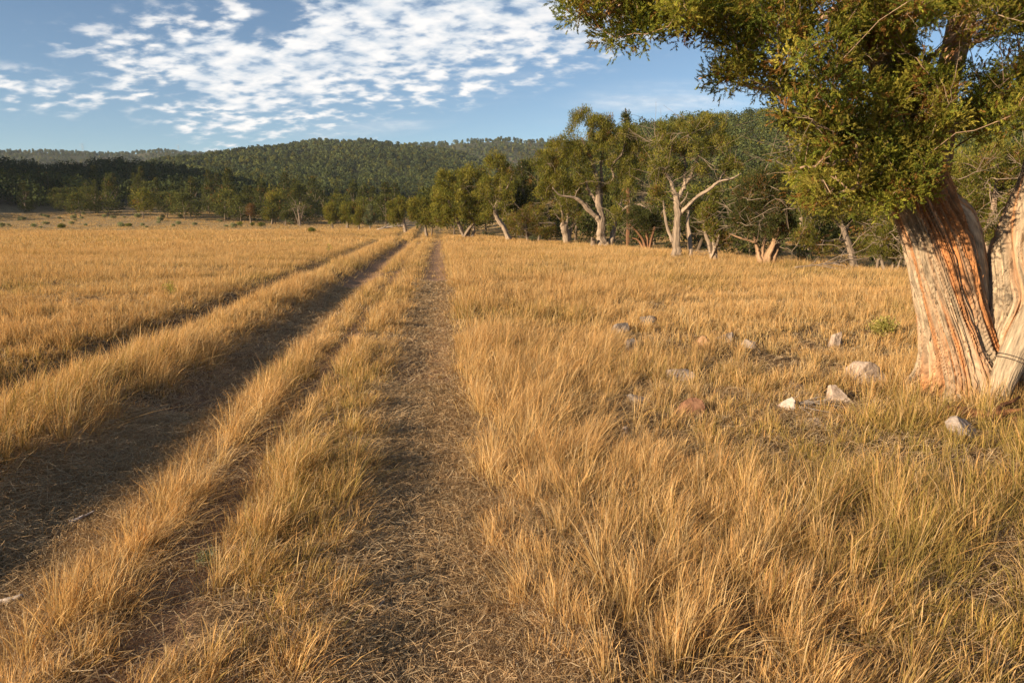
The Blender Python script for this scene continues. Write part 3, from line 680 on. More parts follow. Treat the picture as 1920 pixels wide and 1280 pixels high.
tree_px('juniper_snag', 'half dead juniper with a grey split trunk leaning apart at its foot', (1342, 488),
        [[(1340, 492, 14), (1340, 470, 9), (1338, 448, 7), (1342, 425, 3)], [-0.4, (1328, 489, 7), (1340, 468, 6), (1345, 455, 5), (1348, 440, 2)], [0.3, (1335, 490, 9), (1330, 460, 8), (1322, 435, 6), (1318, 400, 3)]],
        [(1335, 430, 26, 22), (1355, 450, 22, 20), (1325, 400, 24, 22)], OLIVE * 0.8, PALE, clump=0.24, per=80, dead=26, deadlen=0.7, dens=0.8, brown=0.15)
tree_px('juniper_tree', 'wide dark juniper whose tan trunks fan out from one foot', (1436, 496),
        [[(1436, 501, 24), (1440, 480, 15), (1448, 462, 12), (1456, 440, 8), (1470, 410, 4), (1480, 380, 2)], [0.5, (1428, 500, 14), (1422, 475, 10), (1416, 450, 6), (1408, 420, 3), (1398, 395, 2)],
         [0.4, (1433, 500, 14), (1430, 475, 9), (1434, 445, 7), (1436, 400, 4)], [0.2, (1442, 500, 18), (1452, 480, 13), (1458, 462, 9), (1462, 448, 4)], [0.4, (1430, 500, 9), (1425, 478, 7), (1418, 462, 4)], [0.3, (1418, 455, 4), (1385, 445, 4), (1368, 438, 2)]],
        [(1410, 365, 40, 40), (1450, 370, 42, 46), (1430, 415, 50, 34), (1390, 410, 28, 28), (1475, 420, 24, 34), (1440, 335, 36, 28)],
        DEEP * 1.15, (0.30, 0.19, 0.11), dens=1.15, per=115, clump=0.25, leaf=(0.10, 0.038), dead=60, deadlen=0.8, brown=0.12)
tree_px('juniper_tree', 'loose drooping juniper on a thin trunk leaning left beside the big tree', (1605, 511),
        [[(1607, 516, 18), (1600, 495, 15), (1592, 462, 13), (1582, 432, 10), (1572, 400, 6), (1560, 370, 3)], [-0.5, (1592, 452, 4), (1570, 449, 4), (1555, 452, 3), (1540, 450, 2)], [0.5, (1584, 440, 6), (1600, 400, 5), (1620, 370, 3)], [0.3, (1580, 430, 5), (1550, 400, 4), (1520, 385, 2)]],
        [(1525, 395, 42, 30), (1510, 440, 30, 26), (1575, 400, 40, 26), (1545, 465, 30, 18), (1630, 400, 40, 40), (1640, 450, 32, 34), (1612, 468, 18, 16), (1590, 350, 50, 30)],
        OLIVE * 0.85, GREY, Y=21.5, dens=1.0, per=110, clump=0.25, leaf=(0.09, 0.035), dead=60, deadlen=0.8, brown=0.12)
tree_px('juniper_shrub', 'small many stemmed juniper directly left of the big trunk', (1665, 515),
        [[(1662, 518, 9), (1655, 495, 7), (1650, 470, 4), (1656, 445, 2)], [0.3, (1668, 518, 8), (1675, 490, 6), (1672, 460, 3)], [-0.3, (1672, 518, 7), (1684, 500, 5), (1690, 480, 2)]],
        [(1655, 465, 26, 26), (1680, 478, 20, 26), (1668, 435, 26, 22)], OLIVE * 0.7, GREY, Y=20.0, clump=0.2, per=90, leaf=(0.08, 0.032), dead=26, deadlen=0.6)
tree_px('juniper_tree', 'pale green juniper close behind the right trunk of the big tree', (1850, 560),
        [[(1850, 570, 30), (1845, 520, 22), (1850, 460, 18), (1860, 400, 12), (1870, 330, 6)], [-0.4, (1848, 520, 12), (1820, 470, 10), (1800, 430, 6), (1790, 390, 3)], [0.5, (1850, 470, 12), (1900, 400, 8), (1950, 350, 4)], [-0.3, (1846, 520, 10), (1800, 505, 6), (1765, 500, 3)], [-0.4, (1850, 500, 8), (1880, 470, 6), (1905, 455, 3)]],
        [(1800, 330, 62, 46), (1865, 310, 70, 46), (1940, 330, 80, 60), (1790, 400, 50, 36), (1880, 390, 70, 40), (1980, 420, 70, 60), (1780, 450, 36, 26), (1850, 440, 50, 26)],
        OLIVE * 0.95, (0.32, 0.23, 0.16), Y=14.5, dens=0.85, per=130, clump=0.22, leaf=(0.075, 0.028), dead=160, deadlen=0.7, hollow=0.6, brown=0.08)
tree_px('dead_tree', 'bare grey dead tree showing through the gap left of the big tree', (1508, 455),
        [[(1506, 470, 8), (1500, 360, 8), (1498, 300, 7), (1504, 275, 5), (1510, 250, 3)], [-0.4, (1498, 305, 5), (1485, 285, 4), (1478, 262, 2)], [0.4, (1502, 280, 4), (1525, 268, 3), (1545, 262, 2)], [0.2, (1500, 300, 4), (1530, 296, 3), (1552, 302, 2)], [-0.2, (1500, 320, 4), (1470, 310, 3), (1452, 300, 2)]],
        [(1500, 345, 20, 14)], OLIVE * 0.7, PALE, Y=38.0, clump=0.3, per=30, dead=70, deadlen=1.3, dens=0.5)
tree_px('juniper_tree', 'smooth crowned juniper leaning right beyond the end of the wheel track', (756, 424),
        [[(761, 427, 8), (756, 412, 7), (750, 398, 5), (745, 380, 2)]],
        [(745, 392, 22, 20), (742, 408, 18, 16), (752, 380, 14, 11)], OLIVE, PALE, Y=78.0, clump=0.55, per=110, leaf=(0.26, 0.11), dens=1.5, dead=3, hollow=0.3)
tree_px('juniper_tree', 'squat juniper between the leaning smooth crowned one and the round one', (790, 427),
        [[(800, 432, 7), (796, 410, 5), (788, 385, 3)]],
        [(780, 385, 17, 16), (775, 402, 15, 20), (797, 400, 20, 28), (810, 410, 18, 20), (818, 375, 14, 30)], OLIVE, GREY, Y=68.0, clump=0.5, per=100, leaf=(0.24, 0.10), dens=1.5, dead=3, hollow=0.3)
tree_px('juniper_tree', 'rounded sunlit juniper just left of the narrow green one by the far tracks', (651, 421),
        [[(651, 426, 6), (652, 405, 5), (655, 388, 3)]],
        [(655, 392, 22, 17), (650, 408, 20, 14), (662, 405, 14, 16)], OLIVE, GREY, Y=98.0, clump=0.6, per=110, leaf=(0.3, 0.13), dens=1.6, dead=2, hollow=0.3)
tree_px('juniper_tree', 'egg shaped sunlit juniper left of the rounded one by the far tracks', (622, 421),
        [[(624, 426, 5), (622, 405, 4), (618, 388, 2)]],
        [(619, 398, 15, 20), (623, 408, 13, 14)], OLIVE, GREY, Y=98.0, clump=0.6, per=110, leaf=(0.3, 0.13), dens=1.6, dead=2, hollow=0.3)
tree_px('juniper_tree', 'small narrow green juniper just behind the far wheel tracks', (674, 422),
        [[(673, 426, 4), (673, 408, 3), (674, 390, 2)]],
        [(674, 398, 9, 12), (671, 411, 12, 12)], OLIVE * 0.9, GREY, Y=93.0, clump=0.5, per=100, leaf=(0.26, 0.11), dens=1.8, dead=1, hollow=0.2)
tree_px('pine_tree', 'pale silvery young pine right of the far wheel tracks', (694, 422),
        [[(694, 426, 4), (694, 408, 3), (694, 386, 1)]],
        [(694, 392, 5, 9), (696, 408, 14, 11), (690, 414, 14, 9)], SILVER, GREY, Y=93.0, clump=0.45, per=90, leaf=(0.26, 0.11), dens=1.6, dead=1, hollow=0.2)
tree_px('dead_tree', 'grey leafless tree standing against the shaded wood', (562, 421),
        [[(563, 423, 4), (561, 408, 3), (558, 392, 2)], [0.3, (561, 406, 2), (568, 394, 1.2), (572, 386, 1)], [-0.3, (561, 410, 2), (552, 397, 1.2), (548, 390, 1)]],
        [(560, 385, 4, 3)], DEEP, GREY, Y=104.0, clump=0.4, per=6, dead=26, deadlen=1.6, dens=0.4)
tree_px('juniper_tree', 'small bare looking grey brown tree on the sage flat', (469, 413),
        [[(470, 415, 4), (469, 405, 3), (467, 390, 2)]],
        [(468, 392, 11, 13), (470, 400, 10, 6)], BROWN * 0.75, PALE, Y=108.0, clump=0.55, per=60, leaf=(0.26, 0.08), dens=1.3, dead=16, deadlen=1.2)
tree_px('juniper_tree', 'tall tree with a sunlit yellow green head in front of the shaded wood', (510, 416),
        [[(510, 420, 5), (511, 395, 4), (510, 370, 2)]],
        [(510, 372, 14, 13), (511, 392, 13, 18), (503, 402, 10, 12)], OLIVE, GREY, Y=112.0, clump=0.7, per=100, leaf=(0.34, 0.15), dens=1.6, dead=1, hollow=0.2)
tree_px('juniper_shrub', 'little round green juniper left of the leafless tree', (534, 416),
        [[(535, 419, 3), (535, 408, 2), (534, 400, 1)]],
        [(534, 404, 11, 11)], DEEP * 1.2, GREY, Y=108.0, clump=0.55, per=90, leaf=(0.28, 0.12), dens=1.7, dead=1, hollow=0.2, cat='shrub')
tree_px('juniper_tree', 'bushy yellow green topped tree at the left part of the shaded wood', (427, 411),
        [[(428, 414, 5), (427, 395, 4), (426, 372, 2)], [(427, 411, 3), (422, 405, 3), (418, 396, 2)]],
        [(426, 370, 16, 13), (418, 384, 16, 13), (436, 386, 12, 16)], OLIVE, GREY, Y=122.0, clump=0.75, per=100, leaf=(0.36, 0.16), dens=1.6, dead=1, hollow=0.2)

# ------------------------------------------------------------------ trees farther back, built once per kind and copied
def far_tree(name, h, w, shape, pal, n=2200, leaf=0.34, bark=GREY):
    root = empty(name, (0, 0, -50)); tm, cm = MB(), MB(); lean = rng.normal(0, 0.05, 2) * h
    tm.tube([(0, 0, -0.4), (0.1 * lean[0], 0.1 * lean[1], h * 0.25), (lean[0] * .6, lean[1] * .6, h * 0.6), (lean[0], lean[1], h * 0.92)], [0.02 * h, 0.016 * h, 0.010 * h, 0.003 * h], 6, bark)
    for _ in range(5):
        z = rng.uniform(0.12, 0.4) * h; a = rng.uniform(0, 6.28); tm.tube(wander(np.array([0, 0, z]), np.array([np.cos(a) * w * .6, np.sin(a) * w * .6, z + h * 0.3]), 0.1, 5), np.linspace(0.010 * h, 0.004 * h, 5), 4, bark, cap=False)
    nc = 60 if shape == 'round' else 50
    if shape == 'round':
        v = rng.normal(0, 1, (nc, 3)); v /= np.linalg.norm(v, axis=1)[:, None]; v *= rng.uniform(0.55, 1, nc)[:, None]; v[:, 2] = np.where(v[:, 2] < -0.6, -v[:, 2], v[:, 2])
        c = np.array([lean[0] * .6, lean[1] * .6, h * 0.52]) + v * np.array([w, w, h * 0.42]); rad = w * 0.34
    else:
        t = rng.uniform(0, 1, nc) ** 1.25; a = rng.uniform(0, 6.28, nc); r = w * (1 - t) ** 0.8 * rng.uniform(0.35, 1, nc)
        c = np.stack([np.cos(a) * r, np.sin(a) * r, h * (0.10 + 0.86 * t)], 1); rad = w * (0.42 - 0.22 * t)
    clump_leaves(cm, c, rad, n // nc, leaf, leaf * 0.4, pal, 0.03, 0.4, 0.8)
    link('trunk', tm.mesh('trunk', (0, 0, 0), True), M_BARK, root); link('crown', cm.mesh('crown'), M_LEAF, root)
    return root

KINDS = [('juniper_tree', 5.2, 2.4, 'round', OLIVE), ('juniper_tree', 4.6, 2.5, 'round', DEEP * 1.25), ('juniper_tree', 6.0, 2.3, 'round', OLIVE * 0.85), ('pine_tree', 8.0, 2.3, 'cone', DEEP), ('pine_tree', 6.8, 2.3, 'cone', DEEP * 1.15)]
PROTO = [far_tree(*k) for k in KINDS]; USED = [False] * len(PROTO)
def place_far(kind, x, y, s, label, cat, group):
    if not USED[kind]: o = PROTO[kind]; USED[kind] = True
    else: o = copy_tree(PROTO[kind])
    o.location = (x, y, float(H(x, y))); o.scale = (s * rng.uniform(0.85, 1.2), s * rng.uniform(0.85, 1.2), s * rng.uniform(0.9, 1.12)); o.rotation_euler = (rng.normal(0, 0.04), rng.normal(0, 0.04), rng.uniform(0, 6.28))
    tag(o, label, cat, group); return o

TAKEN = []
def free(x, y, d):
    for a, b in TAKEN:
        if (a - x) ** 2 + (b - y) ** 2 < d * d: return False
    TAKEN.append((x, y)); return True

# front ranks of the shaded wood beyond the left of the meadow
n_ = 0
while n_ < 135:
    a_ = rng.uniform(azel(-260, 405)[0], azel(745, 405)[0]); t_ = rng.uniform(0, 1) ** 1.3
    r_ = (np.interp(a_, [R(-44), R(-20), R(-12)], [140, 122, 112]) + 55 * t_) / max(math.cos(a_), 0.6) * 0.93
    x_, y_ = math.sin(a_) * r_, math.cos(a_) * r_
    if not free(x_, y_, 4.2): continue
    k_ = int(rng.choice([0, 1, 2, 3, 4], p=[0.05, 0.42, 0.07, 0.27, 0.19]))  # mostly dark foliage kinds, which also carry the wood's shade in their colour
    cone = k_ >= 3
    place_far(k_, x_, y_, rng.uniform(0.72, 1.1), 'dark conical pine in the shaded wood beyond the left half of the meadow' if cone else 'dark round topped juniper in the shaded wood beyond the left half of the meadow',
              'tree', 'pines in the shaded wood' if cone else 'junipers in the shaded wood'); n_ += 1
# trees on the slope behind the meadow's right edge
n_ = 0; tries = 0
while n_ < 150 and tries < 6000:
    tries += 1
    a_ = rng.uniform(azel(800, 300)[0], azel(2050, 300)[0]); r_ = rng.uniform(27, 160)
    r_ = max(r_, np.interp(a_, [R(-8), R(2), R(12), R(24), R(40)], [72, 60, 46, 36, 27])); x_, y_ = math.sin(a_) * r_, math.cos(a_) * r_
    if not free(x_, y_, 3.4): continue
    k_ = int(rng.choice([0, 1, 2, 3, 4], p=[0.12, 0.40, 0.22, 0.12, 0.14])); cone = k_ >= 3
    place_far(k_, x_, y_, rng.uniform(0.65, 1.0), 'small conical pine on the slope behind the meadow edge junipers' if cone else 'rounded juniper on the slope behind the meadow edge junipers',
              'tree', 'pines on the slope behind the row' if cone else 'junipers on the slope behind the row'); n_ += 1
for o, us in zip(PROTO, USED):
    if not us:
        for ch in list(o.children): bpy.data.objects.remove(ch)
        bpy.data.objects.remove(o)

# the far woods that read as one mass
def woods(n, per, leaf):
    P_ = []
    for cnt, lo, hi in ((int(n * 0.58), 105, 640), (n - int(n * 0.58), 640, 1420)):
        got = 0; Q_ = []
        while got < cnt:
            m = 8000; a = rng.uniform(R(-52), R(52), m); r = rng.uniform(lo, hi, m) if lo < 300 else np.sqrt(rng.uniform(lo ** 2, hi ** 2, m))
            x, y = np.sin(a) * r, np.cos(a) * r; rh = ridge_heights(x, y); h = rh.max(axis=0); which = rh.argmax(axis=0)
            dn = fbm2(x * 0.012, y * 0.012, 61); cl = fbm2(x * 0.05, y * 0.05, 62)
            p = sst(0.8, 3, h) * sst(0.12, 0.36, dn * 0.6 + cl * 0.4) * np.where((which == 4) & (r < 120), 0.3, 1) * np.where((which == 0) & (r < 170), 0.4, 1) * np.where((which == 0) & (r > 420), 0.1, 1)
            ok = rng.random(m) < p; Q_.append(np.stack([x[ok], y[ok], H(x[ok], y[ok])], 1)); got += int(ok.sum())
        P_.append(np.vstack(Q_)[:cnt])
    base = np.vstack(P_)[:n]; nt_ = len(base); r = np.hypot(base[:, 0], base[:, 1])
    h = rng.uniform(4.0, 7.6, nt_); w = h * rng.uniform(0.26, 0.40, nt_); cone = rng.random(nt_) < 0.35
    idx = np.repeat(np.arange(nt_), per); m = len(idx); v = rng.normal(0, 1, (m, 3)); v /= np.linalg.norm(v, axis=1)[:, None]; v[:, 2] = np.where(v[:, 2] < -0.5, -v[:, 2], v[:, 2])
    t = 0.5 + 0.5 * v[:, 2]; ww = np.where(cone[idx], 1.15 * (1 - 0.72 * t) / np.maximum(np.hypot(v[:, 0], v[:, 1]), 0.25) * 0.8, 1.0)
    lump = 1 + 0.22 * np.sin(v[:, 0] * 5 + idx) * np.cos(v[:, 1] * 5 + idx * 1.7)
    p = base[idx] + v * np.stack([w[idx] * ww * lump, w[idx] * ww * lump, h[idx] * 0.44], 1) * rng.uniform(0.72, 1.05, m)[:, None] + np.array([0, 0, 1]) * (h[idx] * 0.5)[:, None]
    d = np.cross(v, rng.normal(0, 1, (m, 3))) + v * 0.25; d /= np.linalg.norm(d, axis=1)[:, None]
    s = np.cross(d, v + rng.normal(0, 0.45, (m, 3))); s /= np.linalg.norm(s, axis=1)[:, None] + 1e-9
    ll = (leaf * rng.uniform(0.6, 1.3, m) * np.clip(r[idx] / 350, 0.6, 1.8))[:, None]
    V = np.stack([p - d * ll * .5, p + s * ll * .33, p + d * ll * .5, p - s * ll * .33], 1).reshape(-1, 3)
    pal = np.vstack([DEEP * [[1.05, 1.2, 1.4]], DEEP * [[0.9, 1.05, 1.25]], DEEP * [[1.35, 1.4, 1.4]], OLIVE[:3] * 0.55]); pk = rng.integers(0, len(pal), nt_); pk = np.where((base[:, 0] < -18) & (r < 300), pk % 6, pk); shade_tone = np.where((base[:, 0] < -18) & (r < 300), 0.72, 1.0)  # near left wood toned down: shade put into the leaf colour
    col = (pal[pk] * shade_tone[:, None])[idx] * rng.uniform(0.75, 1.2, nt_)[idx][:, None] * rng.uniform(0.8, 1.2, m)[:, None]
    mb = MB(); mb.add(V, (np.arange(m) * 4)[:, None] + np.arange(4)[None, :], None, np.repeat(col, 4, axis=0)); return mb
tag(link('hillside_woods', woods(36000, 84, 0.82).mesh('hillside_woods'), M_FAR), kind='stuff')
# ------------------------------------------------------------------ the big two-trunked juniper on the right
NY = 6.05
nb_ = ground(1790, 742); nb_ = np.array([at(1800, 735, NY)[0], NY, 0.0]); nb_[2] = float(H(nb_[0], nb_[1]))
near = empty('old_juniper', nb_); tag(near, 'large old juniper with two thick shredding orange and grey trunks, foreground right', 'tree')

def fluted(mb, path, orange, seed, n=340, k=34, lobes=5, twist=1.6, amp=0.15, fib=0.018, flare=0.0, strips=0):
    """thick trunk: path [(px, py, width px, Y)], deep spiralling flutes and ragged bark strips"""
    P = np.array([at(px, py, Y) for px, py, w, Y in path]); rad = np.array([w / 2 * Y / FPX / cP for px, py, w, Y in path])
    pp = smooth_path(P, k); s = np.linspace(0, len(P) - 1, len(pp)); rr = np.interp(s, np.arange(len(P)), rad)
    L_ = np.concatenate([[0], np.cumsum(np.linalg.norm(np.diff(pp, axis=0), axis=1))])
    tg = np.gradient(pp, axis=0); tg /= np.linalg.norm(tg, axis=1)[:, None]
    a = np.cross(tg, [0, 1, 0.0]); a /= np.linalg.norm(a, axis=1)[:, None]; b = np.cross(tg, a)
    th = np.arange(n) / n * 2 * np.pi; TH, LL = np.meshgrid(th, L_); RR_ = rr[:, None] * np.ones_like(TH)
    ph = TH + twist * LL * 0.35 + 0.5 * (noise2(LL * 1.6, LL * 0 + 4, seed) - 0.5) + 0.22 * (noise3(np.cos(TH) * 3 + 30, np.sin(TH) * 3 + 30, LL * 2.4, seed + 21) - 0.5)
    cs_, sn = np.cos(ph), np.sin(ph)
    lob = noise3(cs_ * lobes * .55 + 9, sn * lobes * .55 + 9, LL * 0.7, seed + 1) - 0.5
    lob2 = noise3(cs_ * lobes * 1.5 + 5, sn * lobes * 1.5 + 5, LL * 1.1, seed + 2) - 0.5
    rid = np.minimum(np.abs(noise3(cs_ * lobes * 3.2 + 5, sn * lobes * 3.2 + 5, LL * 1.5, seed + 3) - 0.5) * 2, 0.06 + 1.4 * np.abs(noise3(cs_ * lobes * 6 + 25, sn * lobes * 6 + 25, LL * 1.9, seed + 33) - 0.5) * 2)
    wl = LL + 0.9 * (noise3(cs_ * 5 + 7, sn * 5 + 7, LL * 2.6, seed + 11) - 0.5)
    f1 = noise3(cs_ * 13 + 40, sn * 13 + 40, wl * 1.3, seed + 4) + 0.6 * noise3(cs_ * 21 + 60, sn * 21 + 60, wl * 2.1, seed + 14) - 0.8
    f2 = noise3(cs_ * 34 + 90, sn * 34 + 90, wl * 3.1, seed + 5) - 0.5
    fl = 1 + flare * np.exp(-np.maximum(LL - 0.1, 0) / 0.30) * (0.7 + 1.6 * np.maximum(lob, -0.2))
    r = RR_ * fl * (1 + amp * 1.5 * lob + amp * 0.9 * lob2 - amp * 1.0 * np.maximum(0, 0.24 - rid) / 0.24) + fib * f1 + fib * 0.6 * f2
    V = pp[:, None, :] + r[..., None] * (np.cos(TH)[..., None] * a[:, None, :] + np.sin(TH)[..., None] * b[:, None, :])
    V = V.reshape(-1, 3); m = len(pp)
    i = np.arange(m - 1)[:, None] * n; j = np.arange(n)[None, :]; kk = (j + 1) % n
    q = np.stack([i + j, i + kk, i + n + kk, i + n + j], -1).reshape(-1, 4)
    V = np.vstack([V, pp[-1]]); jj = np.arange(n); t = np.stack([jj * 0 + m * n, (m - 1) * n + (jj + 1) % n, (m - 1) * n + jj], 1)
    t = t[:, ::-1]
    o1 = noise3(cs_ * 1.6 + 3, sn * 1.6 + 3, LL * 0.6, seed + 6); o2 = noise3(cs_ * 7 + 3, sn * 7 + 3, wl * 0.9, seed + 7); o3 = noise3(cs_ * 24 + 3, sn * 24 + 3, wl * 1.9, seed + 8)
    om = sst(0.40, 0.68, 0.46 * o1 + 0.34 * o2 + 0.20 * o3 + orange(TH, LL))[..., None]
    grey = np.array([0.365, 0.285, 0.195]) * (0.58 + 0.80 * o3[..., None]); org = np.array([0.36, 0.160, 0.062]) * (0.55 + 0.9 * o3[..., None])
    c = (grey * (1 - om) + org * om).reshape(-1, 3); c = np.vstack([c, [[0.2, 0.12, 0.07]]])
    uv = np.stack([RR_ * cs_, RR_ * sn, LL], -1).reshape(-1, 3); uv = np.vstack([uv, [[0, 0, 0]]])
    mb.add(V, q, t, c, uv)
    G = V[:-1].reshape(m, n, 3); CG = c[:-1].reshape(m, n, 3); i0 = 4
    for _ in range(strips):                                              # loose ribbons of bark peeling off the surface
        L2 = int(rng.integers(5, 17)); si = int(rng.integers(i0, max(i0 + 1, m - L2 - 30))); j0 = int(rng.integers(0, n)); dj = rng.normal(0, 0.25)
        ii = np.arange(si, si + L2); jj = (j0 + np.round(dj * np.arange(L2) + 1.5 * np.sin(np.arange(L2) * 0.5 + j0))).astype(int) % n; j2 = (jj + max(1, int(rng.integers(1, 4)))) % n
        tt = np.linspace(0, 1, L2); lift = 0.004 + rng.uniform(0.0, 0.022) * (np.abs(tt - rng.uniform(0.2, 0.8)) ** 2) * 2.2
        nrm = G[ii, jj] - pp[ii]; nrm /= np.linalg.norm(nrm, axis=1)[:, None]
        A_, B_ = G[ii, jj] + nrm * lift[:, None], G[ii, j2] + nrm * (lift * 0.6 + 0.002)[:, None]; taper = np.sin(np.pi * np.clip(tt * 0.94 + 0.03, 0, 1))[:, None] ** 0.5
        M_ = (A_ + B_) / 2; A_, B_ = M_ + (A_ - M_) * taper, M_ + (B_ - M_) * taper
        bq = np.arange(L2 - 1) * 2; col_ = np.repeat(CG[ii, jj] * rng.uniform(0.7, 1.2), 2, axis=0)
        mb.add(np.stack([A_, B_], 1).reshape(-1, 3), np.stack([bq, bq + 1, bq + 3, bq + 2], 1), None, col_, np.repeat(uv[:-1].reshape(m, n, 3)[ii, jj], 2, axis=0))
    return pp, rr

nsk = Skel()
t1 = MB()
# angle around the trunk: pi is the left side, pi/2 .. -pi/2 picks front or back
def org1(th, l): return 0.05 + 0.10 * np.cos(th - 3.4) * sst(0.2, 1.2, l) + 0.14 * np.exp(-((((th - 3.3 - 0.35 * l) + np.pi) % (2 * np.pi) - np.pi) / 0.5) ** 2)
pp, rr = fluted(t1, [(1798, 792, 180, NY), (1792, 745, 167, NY), (1796, 705, 148, NY), (1790, 650, 115, NY), (1780, 580, 106, NY), (1766, 500, 106, NY), (1748, 430, 104, NY), (1730, 375, 100, NY), (1710, 300, 89, NY), (1692, 220, 84, NY + .02),
        (1678, 140, 79, NY + .05), (1664, 60, 73, NY + .08), (1652, -30, 67, NY + .1), (1628, -140, 52, NY + .15), (1614, -260, 32, NY + .2), (1606, -340, 13, NY + .2)], org1, 5, flare=0.42, strips=900)
nsk.put(pp[60:], rr[60:])
link('trunk', t1.mesh('trunk', nb_, True), M_NEARBARK, near)
t2 = MB()
def org2(th, l): return -0.10 + 0.14 * np.exp(-((((th - 5.6) + np.pi) % (2 * np.pi) - np.pi) / 0.4) ** 2)
pp, rr = fluted(t2, [(1883, 800, 160, NY), (1884, 745, 140, NY), (1886, 700, 128, NY), (1898, 640, 118, NY - .03), (1918, 560, 129, NY - .06), (1934, 480, 129, NY - .08), (1956, 410, 123, NY - .08), (1986, 330, 118, NY - .05), (2014, 240, 114, NY + .15),
        (2042, 140, 103, NY + .2), (2066, 20, 92, NY + .25), (2088, -110, 77, NY + .3), (2096, -230, 48, NY + .3), (2100, -320, 17, NY + .3)], org2, 25, flare=0.35, strips=700)
nsk.put(pp[60:], rr[60:])
link('trunk', t2.mesh('trunk', nb_, True), M_NEARBARK, near)
# the side stem that runs up the right flank, elbows under a hollow and carries on dark behind the foliage
t3 = MB()
def org3(th, l): return -0.02 + 0 * th
pp, rr = fluted(t3, [(1836, 690, 60, NY - .02), (1838, 620, 52, NY + .02), (1832, 550, 50, NY + .04), (1822, 490, 50, NY + .05), (1812, 440, 50, NY + .03), (1800, 405, 48, NY), (1778, 382, 44, NY - .02), (1760, 355, 38, NY), (1752, 310, 36, NY + .05), (1754, 250, 34, NY + .1), (1766, 190, 34, NY + .12), (1786, 120, 36, NY + .15), (1803, 50, 36, NY + .2), (1816, -30, 34, NY + .25), (1830, -130, 26, NY + .3), (1840, -230, 12, NY + .35)],
        org3, 45, n=70, k=14, lobes=2, amp=0.10, fib=0.009)
nsk.put(pp[100:], rr[100:])
pp, rr = fluted(t3, [(1748, 390, 36, NY + .25), (1762, 300, 40, NY + .3), (1772, 200, 34, NY + .35), (1782, 110, 34, NY + .4), (1800, 20, 32, NY + .45), (1812, -100, 30, NY + .5)], org3, 55, n=60, k=14, lobes=2, amp=0.1, fib=0.008)
nsk.put(pp, rr)
link('side_stem', t3.mesh('side_stem', nb_, True), M_NEARBARK, near)

# limbs
bm_ = MB(); LIMBS = [
    [(1640, -20, 40, NY), (1560, -50, 34, NY - .3), (1450, -50, 26, NY - .5), (1330, -28, 20, NY - .7), (1230, -8, 14, NY - .85), (1172, 0, 11, NY - .9), (1130, 8, 8, NY - .92), (1090, 2, 5, NY - .95)],
    [(1180, -6, 9, NY - .88), (1160, 12, 7, NY - .9), (1140, 26, 6, NY - .92), (1115, 33, 6, NY - .93), (1092, 26, 4, NY - .95)],
    [(1168, 10, 5, NY - .9), (1164, 40, 4, NY - .9), (1163, 62, 3, NY - .9)],
    [(1650, 60, 26, NY + .1), (1600, 10, 20, NY + .3), (1550, 28, 15, NY + .4), (1520, 50, 11, NY + .45), (1500, 90, 9, NY + .4), (1470, 130, 7, NY + .35), (1430, 145, 5, NY + .3)],
    [(1672, 170, 18, NY - .1), (1620, 165, 13, NY - .3), (1560, 178, 10, NY - .45), (1500, 175, 8, NY - .5), (1440, 170, 6, NY - .55), (1380, 155, 4, NY - .6)],
    [(1668, 200, 14, NY), (1600, 180, 10, NY + .3), (1500, 160, 8, NY + .5), (1420, 120, 6, NY + .5), (1370, 130, 4, NY + .5), (1310, 148, 3, NY + .5)],
    [(1690, 290, 16, NY - .15), (1640, 290, 12, NY - .4), (1590, 300, 9, NY - .55), (1540, 310, 7, NY - .6), (1500, 315, 4, NY - .65)],
    [(1710, 360, 14, NY - .2), (1690, 340, 11, NY - .45), (1640, 345, 8, NY - .6), (1580, 360, 5, NY - .7)],
    [(1672, 150, 12, NY - .05), (1700, 140, 10, NY - .25), (1735, 118, 9, NY - .3), (1760, 95, 8, NY - .3), (1790, 68, 7, NY - .3), (1840, 42, 6, NY - .3), (1880, 30, 5, NY - .3)],
    [(1762, 205, 12, NY), (1790, 110, 10, NY - .2), (1830, 80, 8, NY - .25), (1880, 60, 6, NY - .3)],
    [(1756, 260, 12, NY), (1790, 236, 9, NY - .1), (1820, 205, 8, NY - .15), (1850, 180, 6, NY - .2), (1900, 190, 5, NY - .2)],
    [(1690, 85, 12, NY), (1712, 55, 11, NY - .1), (1738, 30, 10, NY - .15), (1760, -20, 8, NY - .2)],
    [(2030, 200, 26, NY + .1), (1980, 150, 18, NY), (1930, 130, 12, NY - .1), (1880, 150, 8, NY - .15), (1850, 170, 5, NY - .2)],
    [(2060, 60, 22, NY + .1), (1990, 10, 16, NY - .1), (1930, 0, 12, NY - .2), (1870, 20, 8, NY - .2)],
    [(1655, 110, 16, NY + .1), (1600, 120, 10, NY + .25), (1560, 140, 8, NY + .3), (1510, 120, 6, NY + .3)],
    [(1800, 415, 8, NY - .05), (1775, 392, 7, NY - .12), (1745, 388, 6, NY - .14), (1722, 392, 3, NY - .16)],
    [(1622, -140, 40, NY), (1540, -220, 30, NY - .4), (1420, -260, 20, NY - .9), (1300, -250, 10, NY - 1.2)],
    [(1612, -200, 30, NY + .2), (1560, -330, 22, NY + .6), (1500, -430, 12, NY + 1.0)], [(2098, -200, 40, NY), (2150, -330, 26, NY - .3), (2200, -440, 12, NY - .5)], [(2080, -60, 40, NY), (2180, -120, 26, NY + .3), (2290, -160, 12, NY + .6)], [(1620, -160, 34, NY + .15), (1700, -320, 24, NY), (1780, -450, 12, NY - .1)]]
